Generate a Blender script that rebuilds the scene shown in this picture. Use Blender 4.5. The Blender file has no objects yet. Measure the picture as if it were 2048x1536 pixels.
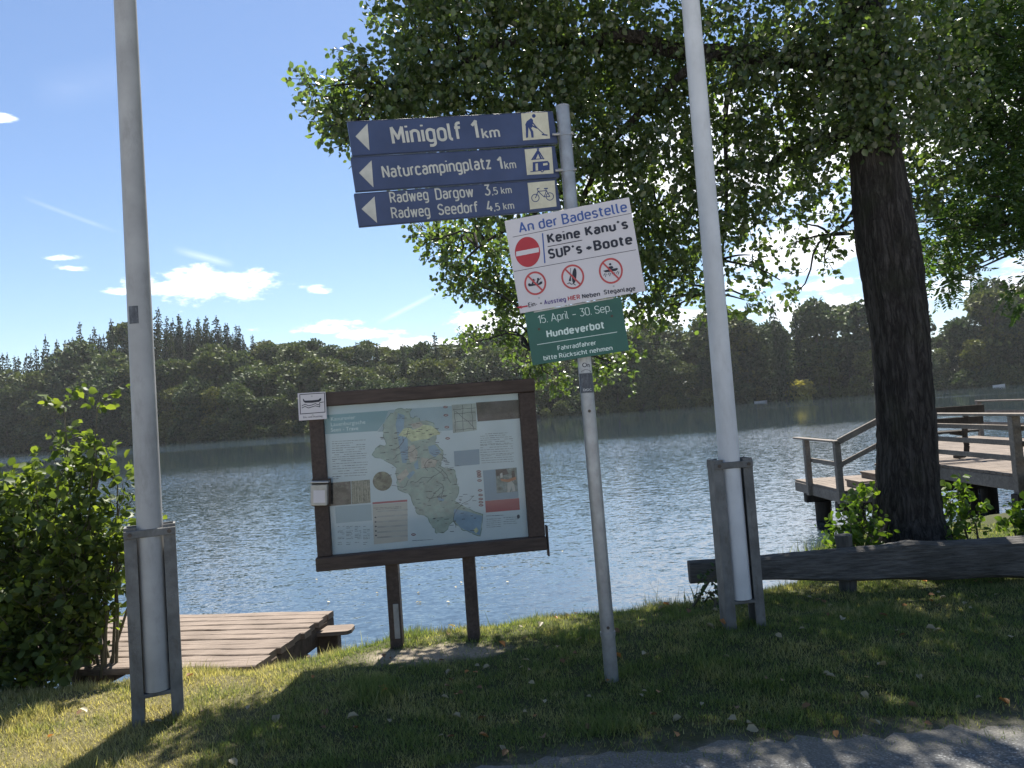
import bpy, math, random
import numpy as np
from mathutils import Vector, Matrix, Euler
from mathutils.geometry import tessellate_polygon

random.seed(7)
rng = np.random.default_rng(11)
S = bpy.context.scene
COL = S.collection
R_ = math.radians

# ------------------------------------------------------------------ camera
F, PITCH, ROLL = 1500.0, R_(2.18), R_(-4.0)
CAMPOS = Vector((0, 0, 1.45))
cam = bpy.data.cameras.new("camera")
camo = bpy.data.objects.new("camera", cam)
COL.objects.link(camo)
RC = Euler((math.pi / 2 + PITCH, 0, 0)).to_matrix() @ Matrix.Rotation(ROLL, 3, 'Z')
camo.matrix_world = Matrix.Translation(CAMPOS) @ RC.to_4x4()
cam.sensor_width = 36.0
cam.lens = F / 2048 * 36
cam.clip_start = 0.05
cam.clip_end = 3000
S.camera = camo

# ------------------------------------------------------------------ light
SUN_EL, SUN_AZ = R_(59), R_(6)          # azimuth measured from +Y towards +X
SUNDIR = Vector((math.sin(SUN_AZ) * math.cos(SUN_EL), math.cos(SUN_AZ) * math.cos(SUN_EL), math.sin(SUN_EL)))
S.view_settings.view_transform = 'Standard'
S.view_settings.look = 'None'
S.view_settings.gamma = 1
S.view_settings.exposure = 1.52
SKY_STRENGTH = 0.05
sl = bpy.data.lights.new("sun", 'SUN')
sl.energy = 4.4
sl.angle = R_(0.53)
sl.color = (1.0, 0.95, 0.86)
so = bpy.data.objects.new("sun", sl)
COL.objects.link(so)
so.rotation_euler = SUNDIR.to_track_quat('Z', 'Y').to_euler()
so.location = (0, 0, 30)
S.cycles.max_bounces = 6
S.cycles.diffuse_bounces = 3
S.cycles.glossy_bounces = 3
S.cycles.transmission_bounces = 4
S.cycles.volume_bounces = 0
S.cycles.transparent_max_bounces = 8
S.cycles.use_denoising = True
S.cycles.sample_clamp_indirect = 6


def ray(px, py):
    return RC @ Vector(((px - 1024) / F, -(py - 768) / F, -1.0))


def pix(px, py, Y):
    d = ray(px, py)
    return CAMPOS + d * (Y / d.y)


def pixz(px, py, z):
    d = ray(px, py)
    return CAMPOS + d * ((z - CAMPOS.z) / d.z)


def proj(p):
    q = RC.transposed() @ (Vector(p) - CAMPOS)
    return 1024 + F * q.x / -q.z, 768 - F * q.y / -q.z


# ------------------------------------------------------------------ node helpers
class NT:
    def __init__(self, nt):
        self.nt = nt

    def n(self, typ, **kw):
        nd = self.nt.nodes.new(typ)
        for k, v in kw.items():
            if k == 'ins':
                for i, x in v.items():
                    self.set(nd, i, x)
            else:
                setattr(nd, k, v)
        return nd

    def set(self, nd, i, x):
        if isinstance(x, bpy.types.NodeSocket):
            self.nt.links.new(x, nd.inputs[i])
        elif x is not None:
            nd.inputs[i].default_value = x

    def m(self, op, a, b=None, c=None, clamp=False):
        nd = self.n('ShaderNodeMath', operation=op, use_clamp=clamp)
        self.set(nd, 0, a)
        if b is not None:
            self.set(nd, 1, b)
        if c is not None:
            self.set(nd, 2, c)
        return nd.outputs[0]

    def noise(self, vec, scale, detail=3, rough=0.55, dist=0.0):
        nd = self.n('ShaderNodeTexNoise')
        if vec is not None:
            self.set(nd, 'Vector', vec)
        nd.inputs['Scale'].default_value = scale
        nd.inputs['Detail'].default_value = detail
        nd.inputs['Roughness'].default_value = rough
        nd.inputs['Distortion'].default_value = dist
        return nd.outputs['Fac']

    def ramp(self, fac, stops):
        nd = self.n('ShaderNodeValToRGB')
        self.set(nd, 0, fac)
        el = nd.color_ramp.elements
        while len(el) < len(stops):
            el.new(0.5)
        for e, (p, c) in zip(el, stops):
            e.position = p
            e.color = (c[0], c[1], c[2], 1) if not isinstance(c, (int, float)) else (c, c, c, 1)
        return nd.outputs[0]

    def mix(self, fac, a, b, mode='MIX'):
        nd = self.n('ShaderNodeMix', data_type='RGBA', blend_type=mode)
        self.set(nd, 0, fac)
        self.set(nd, 6, a if isinstance(a, bpy.types.NodeSocket) else (a[0], a[1], a[2], 1))
        self.set(nd, 7, b if isinstance(b, bpy.types.NodeSocket) else (b[0], b[1], b[2], 1))
        return nd.outputs[2]

    def mapping(self, vec, scale=(1, 1, 1), rot=(0, 0, 0), loc=(0, 0, 0)):
        nd = self.n('ShaderNodeMapping')
        self.set(nd, 'Vector', vec)
        nd.inputs['Scale'].default_value = scale
        nd.inputs['Rotation'].default_value = rot
        nd.inputs['Location'].default_value = loc
        return nd.outputs[0]


def newmat(name):
    m = bpy.data.materials.new(name)
    m.use_nodes = True
    t = NT(m.node_tree)
    b = m.node_tree.nodes['Principled BSDF']
    return m, t, b


def coords(t, kind='Object'):
    return t.n('ShaderNodeTexCoord').outputs[kind]


def worldpos(t):
    return t.n('ShaderNodeNewGeometry').outputs['Position']


def paint(name, col, rough=0.5, var=0.12, scale=8.0, spec=0.4, metal=0.0, bump=0.0, grime=0.0, grimecol=(.08, .08, .07), bscale=60):
    m, t, b = newmat(name)
    co = coords(t)
    n1 = t.noise(co, scale, 4)
    lo = tuple(c * (1 - var) for c in col)
    hi = tuple(min(1, c * (1 + var)) for c in col)
    c = t.ramp(n1, [(0.3, lo), (0.7, hi)])
    if grime > 0:
        n2 = t.noise(t.mapping(co, (1, 1, .35)), scale * 2.3, 6, .7)
        f = t.ramp(n2, [(0.5, 0.0), (0.72, grime)])
        c = t.mix(f, c, grimecol)
    t.set(b, 'Base Color', c)
    b.inputs['Roughness'].default_value = rough
    b.inputs['Specular IOR Level'].default_value = spec
    b.inputs['Metallic'].default_value = metal
    if bump > 0:
        bn = t.n('ShaderNodeBump')
        bn.inputs['Strength'].default_value = bump
        bn.inputs['Distance'].default_value = 0.01
        t.set(bn, 'Height', t.noise(co, bscale, 4))
        t.set(b, 'Normal', bn.outputs[0])
    return m


def woodmat(name, c1, c2, grain=(1, 12, 12), rough=0.8, bump=0.5, scale=6, spec=.25, bdist=.006):
    m, t, b = newmat(name)
    co = t.mapping(coords(t), grain)
    n1 = t.noise(co, scale, 6, .65, .12)
    n2 = t.noise(coords(t), 3.1, 3)
    c = t.ramp(n1, [(0.3, c1), (0.7, c2)])
    c = t.mix(t.ramp(n2, [(.35, 0.0), (.7, .45)]), c, tuple(x * .6 for x in c1))
    t.set(b, 'Base Color', c)
    b.inputs['Roughness'].default_value = rough
    b.inputs['Specular IOR Level'].default_value = spec
    bn = t.n('ShaderNodeBump')
    bn.inputs['Strength'].default_value = bump
    bn.inputs['Distance'].default_value = bdist
    t.set(bn, 'Height', n1)
    t.set(b, 'Normal', bn.outputs[0])
    return m


def leafmat(name, cols, trans=0.45, tcol=None, rough=0.45, spec=0.35, objvar=False, shade_noise=0.0):
    m, t, b = newmat(name)
    g = t.n('ShaderNodeNewGeometry')
    rnd = g.outputs['Random Per Island']
    c = t.ramp(rnd, [(i / max(1, len(cols) - 1), k) for i, k in enumerate(cols)])
    if objvar:
        oi = t.n('ShaderNodeObjectInfo').outputs['Random']
        tint = t.ramp(oi, [(0, (.62, .74, .85)), (.4, (.95, 1, 1.05)), (.8, (1.2, 1.12, .9)), (1, (1.55, 1.3, .85))])
        c = t.mix(1.0, c, tint, 'MULTIPLY')
    t.set(b, 'Base Color', c)
    b.inputs['Roughness'].default_value = rough
    b.inputs['Specular IOR Level'].default_value = spec
    tr = t.n('ShaderNodeBsdfTranslucent')
    tc = tcol or (1.7, 2.0, .7)
    t.set(tr, 'Color', t.mix(1.0, c, tc, 'MULTIPLY'))
    mx = t.n('ShaderNodeMixShader')
    mx.inputs[0].default_value = trans
    t.nt.links.new(b.outputs[0], mx.inputs[1])
    t.nt.links.new(tr.outputs[0], mx.inputs[2])
    out = [x for x in t.nt.nodes if x.type == 'OUTPUT_MATERIAL'][0]
    t.nt.links.new(mx.outputs[0], out.inputs[0])
    return m


# ------------------------------------------------------------------ world: sky with clouds
world = bpy.data.worlds.new("World")
S.world = world
world.use_nodes = True
W = NT(world.node_tree)
bg = world.node_tree.nodes['Background']
sky = W.n('ShaderNodeTexSky', sky_type='NISHITA')
sky.sun_disc = False
sky.sun_elevation = SUN_EL
sky.sun_rotation = SUN_AZ
sky.altitude = 50
sky.air_density = 1.0
sky.dust_density = 0.22
sky.ozone_density = 2.2
dirv = W.n('ShaderNodeTexCoord').outputs['Generated']
sep = W.n('ShaderNodeSeparateXYZ')
W.set(sep, 0, dirv)
AZ = W.m('ARCTAN2', sep.outputs[0], sep.outputs[1])
EL = W.m('ARCSINE', sep.outputs[2])


def dir_ae(px, py):
    d = ray(px, py).normalized()
    return math.atan2(d.x, d.y), math.asin(d.z)


# each cloud: a real direction in the sky (azimuth, elevation) with its angular half size and flat base
clouds = [(420, 572, 120, 34, 1.0), (505, 552, 50, 18, .7), (235, 584, 30, 6, .6), (120, 517, 34, 6, .7), (140, 537, 45, 8, .7),
          (635, 578, 28, 9, .55), (640, 660, 95, 12, .75), (740, 668, 80, 14, .8), (690, 645, 60, 10, .6),
          (860, 690, 200, 22, 1.0), (985, 655, 110, 40, 1.0), (1600, 500, 170, 55, 1.1), (1665, 566, 80, 14, .9),
          (1700, 622, 170, 42, 1.0), (2010, 575, 130, 50, .9), (1500, 570, 80, 20, .6), (0, 235, 22, 8, .7),
          (1420, 330, 420, 150, .95), (1750, 250, 400, 170, .9), (1300, 640, 300, 30, .8)]
acc = None
for (cx, cy, hw, hh, k) in clouds:
    a, e = dir_ae(cx, cy)
    sa, se = hw / F, hh / F
    da = W.m('DIVIDE', W.m('SUBTRACT', AZ, a), sa)
    de = W.m('DIVIDE', W.m('SUBTRACT', EL, e), se)
    r2 = W.m('ADD', W.m('MULTIPLY', da, da), W.m('MULTIPLY', de, de))
    v = W.m('MULTIPLY', W.m('SUBTRACT', 1.0, W.m('SQRT', r2)), k)
    acc = v if acc is None else W.m('MAXIMUM', acc, v)
cl_n = W.noise(W.mapping(dirv, (1, 1, 2.6)), 16, 7, .62, .15)
cl_n2 = W.noise(W.mapping(dirv, (1, 1, 2.2)), 55, 5, .6)
dens = W.m('ADD', W.m('MAXIMUM', acc, -1.5), W.m('MULTIPLY', W.m('SUBTRACT', cl_n, .5), 2.6))
dens = W.m('ADD', dens, W.m('MULTIPLY', W.m('SUBTRACT', cl_n2, .5), .9))
mr = W.n('ShaderNodeMapRange', interpolation_type='SMOOTHSTEP')
W.set(mr, 0, dens)
mr.inputs[1].default_value = 0.02
mr.inputs[2].default_value = 0.75
cov = mr.outputs[0]
# old vapour trails: faint straight streaks
for (q0, q1, wpx, k) in (((40, 392), (240, 466), 5, .08), ((345, 497), (470, 531), 9, .16), ((752, 648), (885, 580), 6, .15), ((60, 190), (300, 140), 40, .03)):
    (a0, e0), (a1, e1) = dir_ae(*q0), dir_ae(*q1)
    L2 = (a1 - a0) ** 2 + (e1 - e0) ** 2
    L1 = math.sqrt(L2)
    ux = W.m('SUBTRACT', AZ, a0)
    uy = W.m('SUBTRACT', EL, e0)
    tt = W.m('DIVIDE', W.m('ADD', W.m('MULTIPLY', ux, a1 - a0), W.m('MULTIPLY', uy, e1 - e0)), L2)
    dd = W.m('DIVIDE', W.m('SUBTRACT', W.m('MULTIPLY', ux, (e1 - e0) / L1), W.m('MULTIPLY', uy, (a1 - a0) / L1)), wpx / F)
    f1 = W.m('SUBTRACT', 1.0, W.m('ABSOLUTE', dd), clamp=True)
    f2 = W.m('MULTIPLY', W.m('MULTIPLY', tt, W.m('SUBTRACT', 1.0, tt)), 5.0, clamp=True)
    st = W.m('MULTIPLY', W.m('MULTIPLY', f1, f2), W.m('MULTIPLY', cl_n, 2 * k))
    cov = W.m('MAXIMUM', cov, st)
shade = W.ramp(dens, [(0.2, (14.5, 14.5, 14.8)), (0.75, (12.0, 12.1, 12.7)), (1.0, (9.0, 9.3, 10.2))])
skc = W.mix(1.0, sky.outputs[0], (1.02, 1.04, 1.1), 'MULTIPLY')
col = W.mix(cov, skc, shade)
W.set(bg, 'Color', col)
bg.inputs['Strength'].default_value = SKY_STRENGTH


# ------------------------------------------------------------------ mesh helpers
def np_mesh(name, verts, faces, mat=None, smooth=False, mats=None, midx=None):
    """faces: (M,k) int array."""
    verts = np.asarray(verts, dtype=np.float32)
    faces = np.asarray(faces, dtype=np.int32)
    me = bpy.data.meshes.new(name)
    me.vertices.add(len(verts))
    me.vertices.foreach_set('co', verts.ravel())
    k = faces.shape[1]
    me.loops.add(faces.size)
    me.loops.foreach_set('vertex_index', faces.ravel())
    me.polygons.add(len(faces))
    me.polygons.foreach_set('loop_start', np.arange(0, faces.size, k, dtype=np.int32))
    me.polygons.foreach_set('loop_total', np.full(len(faces), k, dtype=np.int32))
    if smooth:
        me.polygons.foreach_set('use_smooth', np.ones(len(faces), dtype=bool))
    if mat:
        me.materials.append(mat)
    me.update(calc_edges=True)
    me.validate()
    return me


def link(name, me, parent=None, loc=None, mw=None):
    o = bpy.data.objects.new(name, me)
    COL.objects.link(o)
    if parent is not None:
        o.parent = parent
    if loc is not None:
        o.location = loc
    if mw is not None:
        o.matrix_world = mw
    return o


def tag(o, label=None, cat=None, group=None, kind=None):
    if label:
        o['label'] = label
    if cat:
        o['category'] = cat
    if group:
        o['group'] = group
    if kind:
        o['kind'] = kind
    return o


def empty(name, loc, label, cat, group=None, mw=None):
    o = bpy.data.objects.new(name, None)
    o.empty_display_size = 0.1
    COL.objects.link(o)
    if mw is not None:
        o.matrix_world = mw
    else:
        o.location = loc
    return tag(o, label, cat, group)


def copy_tree(o, parent=None):
    c = o.copy()
    COL.objects.link(c)
    c.parent = parent
    for ch in [x for x in o.children]:
        copy_tree(ch, c)
    return c


class MB:
    """collects polygons; build() links them as one mesh object"""

    def __init__(self):
        self.v, self.f = [], []

    def add(self, vs, fs):
        b = len(self.v)
        self.v += [tuple(x) for x in vs]
        self.f += [[i + b for i in f] for f in fs]

    def box(self, c, s, rot=None, bev=0.0):
        x, y, z = s[0] / 2, s[1] / 2, s[2] / 2
        if bev > 0:
            vs, fs = self._bevbox(x, y, z, min(bev, x * .9, y * .9, z * .9))
        else:
            vs = [Vector(p) for p in [(-x, -y, -z), (x, -y, -z), (x, y, -z), (-x, y, -z), (-x, -y, z), (x, -y, z), (x, y, z), (-x, y, z)]]
            fs = [(0, 3, 2, 1), (4, 5, 6, 7), (0, 1, 5, 4), (1, 2, 6, 5), (2, 3, 7, 6), (3, 0, 4, 7)]
        c = Vector(c)
        if rot is not None:
            vs = [rot @ v for v in vs]
        self.add([v + c for v in vs], fs)

    def _bevbox(self, x, y, z, b):
        vs, idx = [], {}
        for sx in (-1, 1):
            for sy in (-1, 1):
                for sz in (-1, 1):
                    for ax in range(3):
                        p = [sx * (x - b), sy * (y - b), sz * (z - b)]
                        p[ax] = (sx * x, sy * y, sz * z)[ax]
                        idx[(sx, sy, sz, ax)] = len(vs)
                        vs.append(Vector(p))
        fs = []
        for ax in range(3):
            o = [i for i in range(3) if i != ax]
            for s in (-1, 1):
                q = []
                for (a, bb) in ((-1, -1), (1, -1), (1, 1), (-1, 1)):
                    k = [0, 0, 0]
                    k[ax] = s
                    k[o[0]] = a
                    k[o[1]] = bb
                    q.append(idx[(k[0], k[1], k[2], ax)])
                fs.append(q)
        for ax in range(3):
            o = [i for i in range(3) if i != ax]
            for a in (-1, 1):
                for bb in (-1, 1):
                    k1 = [0, 0, 0]
                    k2 = [0, 0, 0]
                    k1[o[0]] = k2[o[0]] = a
                    k1[o[1]] = k2[o[1]] = bb
                    k1[ax], k2[ax] = -1, 1
                    fs.append([idx[(*k1, o[0])], idx[(*k2, o[0])], idx[(*k2, o[1])], idx[(*k1, o[1])]])
        for sx in (-1, 1):
            for sy in (-1, 1):
                for sz in (-1, 1):
                    fs.append([idx[(sx, sy, sz, a)] for a in range(3)])
        return vs, fs

    def beam(self, p0, p1, w, h, bev=0.0, up=Vector((0, 0, 1))):
        """box from p0 to p1, w wide (sideways), h high"""
        p0, p1 = Vector(p0), Vector(p1)
        d = p1 - p0
        L = d.length
        x = d.normalized()
        y = up.cross(x)
        if y.length < 1e-4:
            y = Vector((0, 1, 0)).cross(x)
        y.normalize()
        z = x.cross(y)
        M = Matrix((x, y, z)).transposed()
        self.box((p0 + p1) / 2, (L, w, h), M, bev)

    def tube(self, pts, rad, n=12, caps=True):
        pts = [Vector(p) for p in pts]
        if not hasattr(rad, '__len__'):
            rad = [rad] * len(pts)
        rings = []
        ref = None
        for i, p in enumerate(pts):
            t = (pts[min(i + 1, len(pts) - 1)] - pts[max(i - 1, 0)]).normalized()
            if ref is None:
                ref = t.orthogonal().normalized()
            ref = (ref - t * ref.dot(t)).normalized()
            b = t.cross(ref)
            rings.append([p + (ref * math.cos(2 * math.pi * k / n) + b * math.sin(2 * math.pi * k / n)) * rad[i] for k in range(n)])
        vs = [v for r in rings for v in r]
        fs = []
        for i in range(len(pts) - 1):
            for k in range(n):
                a, c = i * n + k, i * n + (k + 1) % n
                fs.append((a, c, c + n, a + n))
        if caps:
            fs.append(tuple(range(n - 1, -1, -1)))
            fs.append(tuple((len(pts) - 1) * n + k for k in range(n)))
        self.add(vs, fs)

    def build(self, name, mat, parent=None, smooth=False, loc=None, world=False):
        me = bpy.data.meshes.new(name)
        vs = self.v
        if world and parent is not None:      # vertices were given in world space
            inv = parent_world(parent).inverted()
            vs = [tuple(inv @ Vector(v)) for v in vs]
        me.from_pydata(vs, [], self.f)
        me.materials.append(mat)
        if smooth:
            me.polygons.foreach_set('use_smooth', [True] * len(me.polygons))
            me.set_sharp_from_angle(angle=R_(40))
        me.update()
        return link(name, me, parent, loc)


def parent_world(o):
    m = o.matrix_basis.copy()
    while o.parent is not None:
        o = o.parent
        m = o.matrix_basis @ m
    return m


# ------------------------------------------------------------------ ground
edge_px = [(-500, 1400), (0, 1376), (180, 1362), (505, 1334), (600, 1312), (700, 1288), (800, 1262), (950, 1240), (1100, 1222), (1250, 1208),
           (1370, 1196), (1450, 1188), (1560, 1166)]
EDGE = [(pixz(x, y, 0).x, pixz(x, y, 0).y) for x, y in edge_px] + [(2.2, 6.0), (2.6, 6.9), (3.6, 7.6), (5, 8.3), (7, 9.4), (12, 10.5), (40, 16)]
EDGE = [(-60, EDGE[0][1] + 3)] + [(-12, EDGE[0][1] + .6)] + EDGE
ex = np.array([p[0] for p in EDGE])
ey = np.array([p[1] for p in EDGE])
WATER_Z = -1.0


def edge_y(x):
    x = np.asarray(x, dtype=float)
    return np.interp(x, ex, ey) + 0.03 * np.sin(x * 5.1) + 0.02 * np.sin(x * 13.7 + 1)


def smooth01(t):
    t = np.clip(t, 0, 1)
    return t * t * (3 - 2 * t)


FAR_X = np.array([-400, -166, -110, -60, -10, 40, 90, 140, 180, 400.])
FAR_Y = np.array([290, 286, 262, 244, 250, 262, 262, 250, 244, 240.])


def far_y(x):
    return np.interp(x, FAR_X, FAR_Y) + 3 * np.sin(np.asarray(x) * .09) + 2 * np.sin(np.asarray(x) * .23)


HILL_X = np.array([-400, -200, -150, -115, -80, -55, -20, 20, 60, 120, 400.])
HILL_H = np.array([28, 27, 31, 34, 29, 19, 13, 9, 7, 6, 6.])


def ground_z(x, y):
    x = np.asarray(x, dtype=float)
    y = np.asarray(y, dtype=float)
    e = edge_y(x)
    near = 0.015 * np.sin(x * 2.3 + .5) * np.sin(y * 2.9) + 0.02 * np.sin(x * .9 + y * .7)
    near = near * smooth01((y - 1.5) / 2)
    bump = .10 * np.exp(-(((x - 1.45) / .9) ** 2 + ((y - 4.6) / .7) ** 2))
    z = near + bump
    t = (y - e)
    z = np.where(t > -0.25, z - 0.06 * smooth01((t + .25) / .3), z)
    z = np.where(t > 0, z - 2.4 * smooth01(t / 1.6), z)
    fy = far_y(x)
    hh = np.interp(x, HILL_X, HILL_H)
    f = y - (fy - 6)
    z = np.where(f > 0, -2.4 + 2.2 * smooth01(f / 9) + hh * smooth01((f - 8) / 75), z)
    return z


def axis(segs):
    out = []
    for a, b, n in segs:
        out += list(np.linspace(a, b, n, endpoint=False))
    out.append(segs[-1][1])
    return np.array(out)


xs = axis([(-900, -300, 6), (-300, -12, 36), (-12, -5, 20), (-5, 7, 170), (7, 14, 24), (14, 300, 36), (300, 900, 6)])
ys = axis([(-900, -60, 8), (-60, 0, 10), (0, 2.4, 8), (2.4, 8.5, 110), (8.5, 13, 30), (13, 225, 24), (225, 380, 62), (380, 1200, 8)])
GX, GY = np.meshgrid(xs, ys)
GZ = ground_z(GX, GY)
gv = np.stack([GX, GY, GZ], -1).reshape(-1, 3)
nx, ny = len(xs), len(ys)
ii = (np.arange(ny - 1)[:, None] * nx + np.arange(nx - 1)[None]).ravel()
gf = np.stack([ii, ii + 1, ii + 1 + nx, ii + nx], -1)


def dirt_fields(t):
    """shared: how worn / dry the lawn is at a world position"""
    pos = worldpos(t)
    s = t.n('ShaderNodeSeparateXYZ')
    t.set(s, 0, pos)
    X, Y = s.outputs[0], s.outputs[1]
    # bare trodden patch in front of the board
    dx = t.m('DIVIDE', t.m('SUBTRACT', X, -0.62), .55)
    dy = t.m('DIVIDE', t.m('SUBTRACT', Y, 4.68), .22)
    patch = t.m('SUBTRACT', 1.0, t.m('SQRT', t.m('ADD', t.m('MULTIPLY', dx, dx), t.m('MULTIPLY', dy, dy))))
    n = t.noise(pos, 4.0, 5, .65)
    patch = t.m('ADD', patch, t.m('MULTIPLY', t.m('SUBTRACT', n, .5), 1.6))
    patch = t.m('MULTIPLY', patch, 2.0, clamp=True)
    # verge along the road: y = 3.62 - 0.04 x
    v = t.m('SUBTRACT', t.m('ADD', 3.30, t.m('MULTIPLY', X, .06)), Y)
    v = t.m('ADD', v, t.m('MULTIPLY', t.m('SUBTRACT', n, .5), .7))
    v = t.m('MULTIPLY', v, 3.0, clamp=True)
    xr = t.m('MULTIPLY', t.m('ADD', X, .7), 1.2, clamp=True)
    v = t.m('MULTIPLY', v, xr)
    dry = t.m('MULTIPLY', t.m('SUBTRACT', -0.9, X), 1.1, clamp=True)
    return pos, patch, v, dry, n


gm, t, b = newmat("lawn_soil")
pos, patch, verge, dry, n = dirt_fields(t)
fine = t.noise(pos, 40, 4, .6)
c = t.ramp(fine, [(.3, (.035, .042, .018)), (.7, (.075, .075, .035))])
c = t.mix(t.m('MULTIPLY', dry, .7), c, t.ramp(fine, [(.3, (.10, .085, .045)), (.7, (.2, .17, .09))]))
sand = t.ramp(t.noise(pos, 70, 5, .7), [(.3, (.16, .135, .10)), (.7, (.34, .29, .22))])
grit = t.ramp(t.noise(pos, 90, 5, .75), [(.3, (.075, .072, .06)), (.55, (.15, .14, .12)), (.75, (.30, .28, .25))])
c = t.mix(patch, c, sand)
c = t.mix(verge, c, grit)
sp = t.n('ShaderNodeSeparateXYZ')
t.set(sp, 0, pos)
farf = t.m('MULTIPLY', t.m('SUBTRACT', sp.outputs[1], 30), .1, clamp=True)
c = t.mix(farf, c, (.03, .035, .018))
wet = t.m('MULTIPLY', t.m('SUBTRACT', -.18, sp.outputs[2]), 6, clamp=True)
wet = t.m('MULTIPLY', wet, t.m('SUBTRACT', 1.0, farf))
c = t.mix(wet, c, (.04, .033, .024))
behind = t.m('MULTIPLY', t.m('SUBTRACT', -1.0, sp.outputs[1]), 1.5, clamp=True)  # unseen pale ground behind the camera, added to bounce light onto the signs
c = t.mix(behind, c, t.ramp(t.noise(pos, 30, 4, .7), [(.3, (.40, .38, .34)), (.7, (.60, .57, .52))]))
t.set(b, 'Base Color', c)
b.inputs['Roughness'].default_value = .95
b.inputs['Specular IOR Level'].default_value = .15
bn = t.n('ShaderNodeBump')
bn.inputs['Strength'].default_value = .8
bn.inputs['Distance'].default_value = .015
t.set(bn, 'Height', t.noise(pos, 55, 5, .7))
t.set(b, 'Normal', bn.outputs[0])
ground = link("ground", np_mesh("ground", gv, gf, gm, True))
tag(ground, kind='structure')

# road: a sheet just above the ground with a ragged edge, behind and below the camera
rv, rf = [], []
rx = np.linspace(-30, 30, 900)
redge = 3.12 + .055 * rx + .02 * np.sin(rx * 2.1) + .02 * np.sin(rx * 7.3 + 1) + .015 * np.sin(rx * 19) + .012 * np.sin(rx * 47) + rng.normal(0, .016, len(rx))
for x, e in zip(rx, redge):
    for k in range(7):
        y = e - (0, .25, .6, 1.0, 1.6, 2.6, 4.2)[k]
        rv.append((x, y, float(ground_z(x, y)) + .004 + (0.006 if k > 0 else 0)))
for i in range(len(rx) - 1):
    for k in range(6):
        a = i * 7 + k
        rf.append((a, a + 1, a + 8, a + 7))
am, t, b = newmat("asphalt")
pos = worldpos(t)
vor = t.n('ShaderNodeTexVoronoi')
vor.inputs['Scale'].default_value = 120
t.set(vor, 'Vector', pos)
chips = t.ramp(vor.outputs['Color'], [(.2, (.075, .075, .075)), (.7, (.135, .135, .133)), (.93, (.34, .34, .33))])
c = t.mix(t.ramp(t.noise(pos, 2.2, 5, .6), [(.4, 0.0), (.75, .5)]), chips, (.09, .087, .08))
s_ = t.n('ShaderNodeSeparateXYZ')
t.set(s_, 0, pos)
ed = t.m('SUBTRACT', s_.outputs[1], t.m('ADD', 2.86, t.m('MULTIPLY', s_.outputs[0], .055)))
ed = t.m('ADD', ed, t.m('MULTIPLY', t.m('SUBTRACT', t.noise(pos, 3.5, 6, .7), .5), .75))
ed = t.m('MULTIPLY', ed, 5.0, clamp=True)
c = t.mix(ed, c, t.ramp(t.noise(pos, 90, 5, .75), [(.3, (.075, .072, .06)), (.55, (.15, .14, .12)), (.75, (.30, .28, .25))]))
t.set(b, 'Base Color', c)
b.inputs['Roughness'].default_value = .85
bn = t.n('ShaderNodeBump')
bn.inputs['Strength'].default_value = .7
bn.inputs['Distance'].default_value = .005
t.set(bn, 'Height', vor.outputs['Distance'])
t.set(b, 'Normal', bn.outputs[0])
road = link("road", np_mesh("road", rv, np.array(rf)[:, ::-1], am, True))
tag(road, kind='structure')

# ------------------------------------------------------------------ lake
wm, t, b = newmat("lake_water")
pos = worldpos(t)
s = t.n('ShaderNodeSeparateXYZ')
t.set(s, 0, pos)
b.inputs['Base Color'].default_value = (.028, .045, .055, 1)
b.inputs['Roughness'].default_value = .04
b.inputs['IOR'].default_value = 2.0
b.inputs['Specular IOR Level'].default_value = .5
# calm and ruffled streaks
calm = t.ramp(t.noise(t.mapping(pos, (.006, .05, 1), (0, 0, R_(4))), 1.0, 3, .5), [(.38, .35), (.6, 1.0)])
nearc = t.m('MULTIPLY', t.m('SUBTRACT', s.outputs[1], 5.5), .12, clamp=True)
wob = t.noise(t.mapping(pos, (.012, .05, 1)), 1.0, 3, .6)
yy = t.m('ADD', s.outputs[1], t.m('MULTIPLY', t.m('SUBTRACT', wob, .5), 26))
zone = t.m('MULTIPLY', t.ramp(t.m('DIVIDE', yy, 300), [(.018, .22), (.045, .5), (.10, .85), (.15, 1.0), (.20, .04)]), 1.5)
strip = t.ramp(t.m('DIVIDE', yy, 300), [(.36, 0.0), (.42, 1.0), (.60, 1.0), (.66, 0.0)])
leftm = t.m('MULTIPLY', t.m('SUBTRACT', -6, s.outputs[0]), .08, clamp=True)
zone = t.m('ADD', zone, t.m('MULTIPLY', t.m('MULTIPLY', strip, leftm), 1.9))


def wake(y0, x0, slope, wid, xa, k):
    """a boat's wake or gust line lying on the water"""
    d = t.m('SUBTRACT', s.outputs[1], t.m('ADD', y0, t.m('MULTIPLY', t.m('SUBTRACT', s.outputs[0], x0), slope)))
    d = t.m('ADD', d, t.m('MULTIPLY', t.m('SUBTRACT', wob, .5), 8))
    f = t.m('SUBTRACT', 1.0, t.m('DIVIDE', t.m('ABSOLUTE', d), wid), clamp=True)
    return t.m('MULTIPLY', t.m('MULTIPLY', f, t.m('MULTIPLY', t.m('SUBTRACT', s.outputs[0], xa), .1, clamp=True)), k)


zone = t.m('ADD', zone, wake(131, 64, -.75, 6, 4, 2.4))
zone = t.m('ADD', zone, wake(206, 130, -.3, 9, 95, 3.0))
zone = t.m('ADD', zone, wake(165, 90, -.5, 5, 70, 2.0))
amp = t.m('MULTIPLY', zone, t.m('ADD', .6, t.m('MULTIPLY', calm, .5)))


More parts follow.
